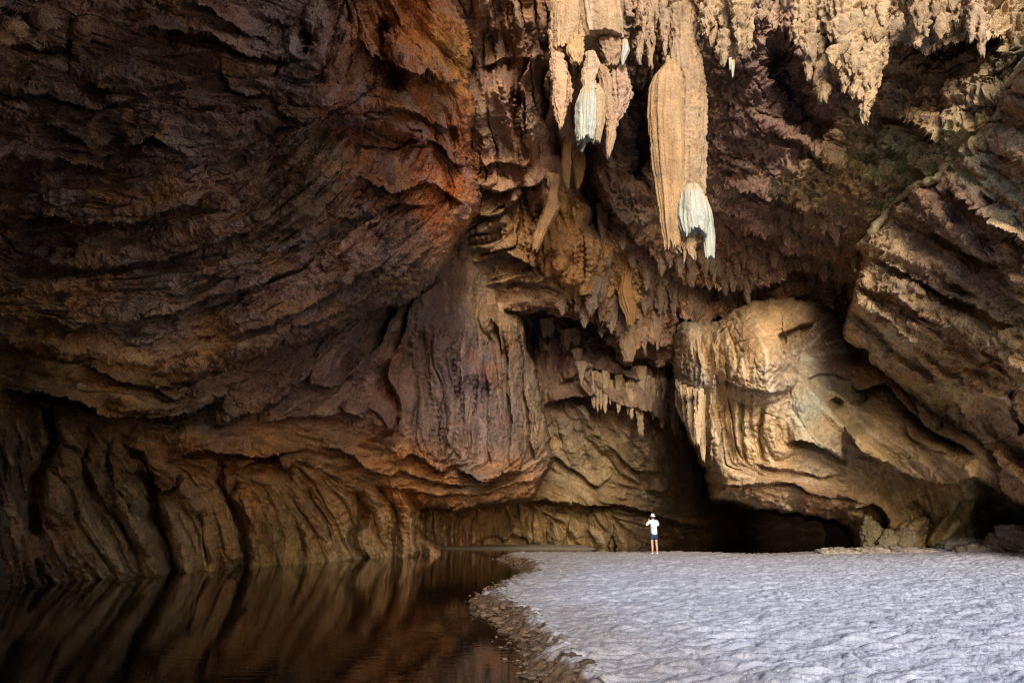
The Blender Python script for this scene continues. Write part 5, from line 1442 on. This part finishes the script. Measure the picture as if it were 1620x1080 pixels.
# body in local space, facing +Y (away from the viewer), turned a little left
body = [(0, 0, .93, (.13, .10)), (0, -.01, 1.08, (.12, .09)), (0, 0, 1.25, (.145, .10)), (0, 0, 1.40, (.12, .085)), (0, .01, 1.48, .055), (0, .02, 1.54, .06), (0, .03, 1.62, (.078, .095)), (0, .02, 1.68, (.06, .075)),
        (-.17, 0, 1.40, .055), (-.27, .10, 1.26, .043), (-.10, .24, 1.44, .030), (-.085, .26, 1.50, .028),      # left arm 8..11
        (.17, 0, 1.40, .055), (.27, .10, 1.24, .043), (.10, .24, 1.44, .030), (.085, .26, 1.50, .028),           # right arm 12..15
        (-.09, 0, .86, .088), (-.10, .01, .50, .056), (-.10, -.01, .30, .052), (-.105, -.01, .08, .034), (-.11, .10, .03, .03),   # left leg 16..20
        (.09, 0, .86, .088), (.10, .01, .50, .056), (.11, -.01, .30, .052), (.115, -.01, .08, .034), (.125, .10, .03, .03)]      # right leg 21..25
E = [(0, 1), (1, 2), (2, 3), (3, 4), (4, 5), (5, 6), (6, 7), (3, 8), (8, 9), (9, 10), (10, 11), (3, 12), (12, 13), (13, 14), (14, 15), (0, 16), (16, 17), (17, 18), (18, 19), (19, 20), (0, 21), (21, 22), (22, 23), (23, 24), (24, 25)]
for sx, hand in ((-1, 11), (1, 15)):     # five bent fingers on each hand, closed round the camera
    hx, hy, hz = body[hand][:3]
    for k in range(4):
        b0 = len(body)
        zf = hz + .035 - k * .02
        body += [(hx + sx * .002, hy + .03, zf, .010), (hx - sx * .022, hy + .055, zf, .009), (hx - sx * (.045 - .004 * abs(k - 1)), hy + .05, zf, .008)]
        E += [(hand, b0), (b0, b0 + 1), (b0 + 1, b0 + 2)]
    b0 = len(body)
    body += [(hx - sx * .02, hy - .005, hz - .015, .011), (hx - sx * .045, hy + .0, hz - .01, .009)]
    E += [(hand, b0), (b0, b0 + 1)]
person = skin_mesh('person', body, E, S, None, 2)
tag(person, "visitor in white shirt, navy shorts and white hat, seen from behind photographing the cave", "person")
person.location = (pc.x, pc.y, pz); person.rotation_euler = (0, 0, math.radians(12))
shirt = [(.01, -.01, .80, (.235, .17)), (0, -.01, .98, (.20, .15)), (.01, -.01, 1.18, (.185, .135)), (0, 0, 1.34, (.165, .115)), (0, 0, 1.43, (.10, .08)), (0, .01, 1.48, (.07, .07)),
         (-.18, 0, 1.40, .075), (-.285, .10, 1.25, .064), (-.14, .22, 1.40, .046), (.18, 0, 1.40, .075), (.285, .10, 1.23, .064), (.14, .22, 1.40, .046)]
skin_mesh('shirt', shirt, [(0, 1), (1, 2), (2, 3), (3, 4), (4, 5), (3, 6), (6, 7), (7, 8), (3, 9), (9, 10), (10, 11)], SH, person)
shorts = [(0, 0, .95, (.155, .12)), (0, 0, .86, (.165, .125)), (-.09, 0, .78, .112), (-.105, .01, .58, .10), (.09, 0, .78, .112), (.105, .01, .58, .10)]
skin_mesh('shorts', shorts, [(0, 1), (1, 2), (2, 3), (1, 4), (4, 5)], NV, person)
hatv = [(0, .02, 1.66, (.105, .115)), (0, .02, 1.73, (.085, .095)), (0, .02, 1.765, (.04, .05))]
hat = skin_mesh('sun_hat', hatv, [(0, 1), (1, 2)], HT, person)
bm = bmesh.new()
for r0, r1, z0_, z1_ in ((.09, .122, 1.665, 1.645),):
    a = [bm.verts.new((r0 * math.cos(k * math.tau / 32), .02 + r0 * 1.1 * math.sin(k * math.tau / 32), z0_)) for k in range(32)]
    b_ = [bm.verts.new((r1 * math.cos(k * math.tau / 32), .02 + r1 * 1.08 * math.sin(k * math.tau / 32), z1_ + .01 * math.sin(k))) for k in range(32)]
    c_ = [bm.verts.new((r1 * math.cos(k * math.tau / 32), .02 + r1 * 1.08 * math.sin(k * math.tau / 32), z1_ - .012 + .01 * math.sin(k))) for k in range(32)]
    d_ = [bm.verts.new((r0 * math.cos(k * math.tau / 32), .02 + r0 * 1.1 * math.sin(k * math.tau / 32), z0_ - .014)) for k in range(32)]
    for R1, R2 in ((a, b_), (b_, c_), (c_, d_)):
        for k in range(32): bm.faces.new((R1[k], R1[(k + 1) % 32], R2[(k + 1) % 32], R2[k]))
me = bpy.data.meshes.new('hat_brim'); bm.to_mesh(me); bm.free(); me.materials.append(HT)
o = bpy.data.objects.new('hat_brim', me); scene.collection.objects.link(o); o.parent = hat
skin_mesh('hair', [(0, -.005, 1.64, (.085, .09)), (0, -.01, 1.58, (.075, .075)), (0, -.02, 1.52, (.05, .04))], [(0, 1), (1, 2)], mat_plain("hair_brown", (.12, .07, .04), .7), person)
for sx in (-1, 1):
    skin_mesh('shoe', [(sx * .11, -.05, .035, (.042, .035)), (sx * .11, .02, .04, (.045, .035)), (sx * .12, .12, .03, (.045, .028)), (sx * .125, .18, .025, (.03, .02))], [(0, 1), (1, 2), (2, 3)], SD_, person)
# the camera held in front of the face (a thing of its own)
bm = bmesh.new()
bmesh.ops.create_cube(bm, size=1, matrix=Matrix.Translation((0, 0, 0)) @ Matrix.Diagonal((.13, .06, .09, 1)))
bmesh.ops.bevel(bm, geom=bm.edges[:], offset=.008, segments=2, affect='EDGES')
bmesh.ops.create_cube(bm, size=1, matrix=Matrix.Translation((0, 0, .055)) @ Matrix.Diagonal((.05, .05, .03, 1)))
bmesh.ops.create_cone(bm, cap_ends=True, segments=24, radius1=.036, radius2=.034, depth=.09, matrix=Matrix.Translation((0, .07, 0)) @ Matrix.Rotation(math.pi / 2, 4, 'X'))
me = bpy.data.meshes.new('photo_camera'); bm.to_mesh(me); bm.free(); me.materials.append(CB)
o = bpy.data.objects.new('photo_camera', me); scene.collection.objects.link(o)
ro = Matrix.Rotation(math.radians(12), 4, 'Z')
o.matrix_world = Matrix.Translation((pc.x, pc.y, pz)) @ ro @ Matrix.Translation((0, .30, 1.53)) @ Matrix.Rotation(math.radians(12), 4, 'X')
tag(o, "small black camera held up in the visitor's hands", "camera")

# clods and pebbles of the crumbling bank (countless)
rs = np.random.RandomState(21); VV = []; FF = []
sh = catmull(shore, 8)
for i in range(2600):
    k = int(rs.uniform(0, len(sh) - 1)); q = rs.rand()
    px_, py_ = sh[k][0] * (1 - q) + sh[k + 1][0] * q, sh[k][1] * (1 - q) + sh[k + 1][1] * q
    off = rs.normal(.12, .14) * (1 + py_ * .02)
    x, y = px_ + off, py_ + rs.normal(0, .1)
    s_ = rs.gamma(2.0, .008) * (1 + py_ * .035)
    zz = -.17 + .17 * float(smooth(-.05, .42, off)) + s_ * .2
    b0 = len(VV); a_ = rs.uniform(0, 6.3); fl = rs.uniform(.4, .8)
    for lv, (rr, hz_) in enumerate(((.75, -.5), (1.0, 0), (.6, .6))):
        for j in range(6):
            an = a_ + j * 1.0472 + lv * .3; r_ = s_ * rr * rs.uniform(.75, 1.25)
            VV.append((x + r_ * 1.2 * math.cos(an), y + r_ * math.sin(an), zz + hz_ * s_ * fl))
    for lv in (0, 1):
        for j in range(6):
            FF.append((b0 + lv * 6 + j, b0 + lv * 6 + (j + 1) % 6, b0 + lv * 6 + 6 + (j + 1) % 6, b0 + lv * 6 + 6 + j))
    FF.append(tuple(b0 + 12 + j for j in range(6)))
tint_ = np.array((.16, .10, .06), F32)[None] * np.repeat(rs.uniform(.5, 1.9, 2600), 18)[:, None]
tag(new_mesh('shore_pebbles', np.array(VV, F32), FF, M_rock, tint_.astype(F32), False), "brown clods and pebbles scattered along the water's edge of the bank", "pebbles", kind='stuff')
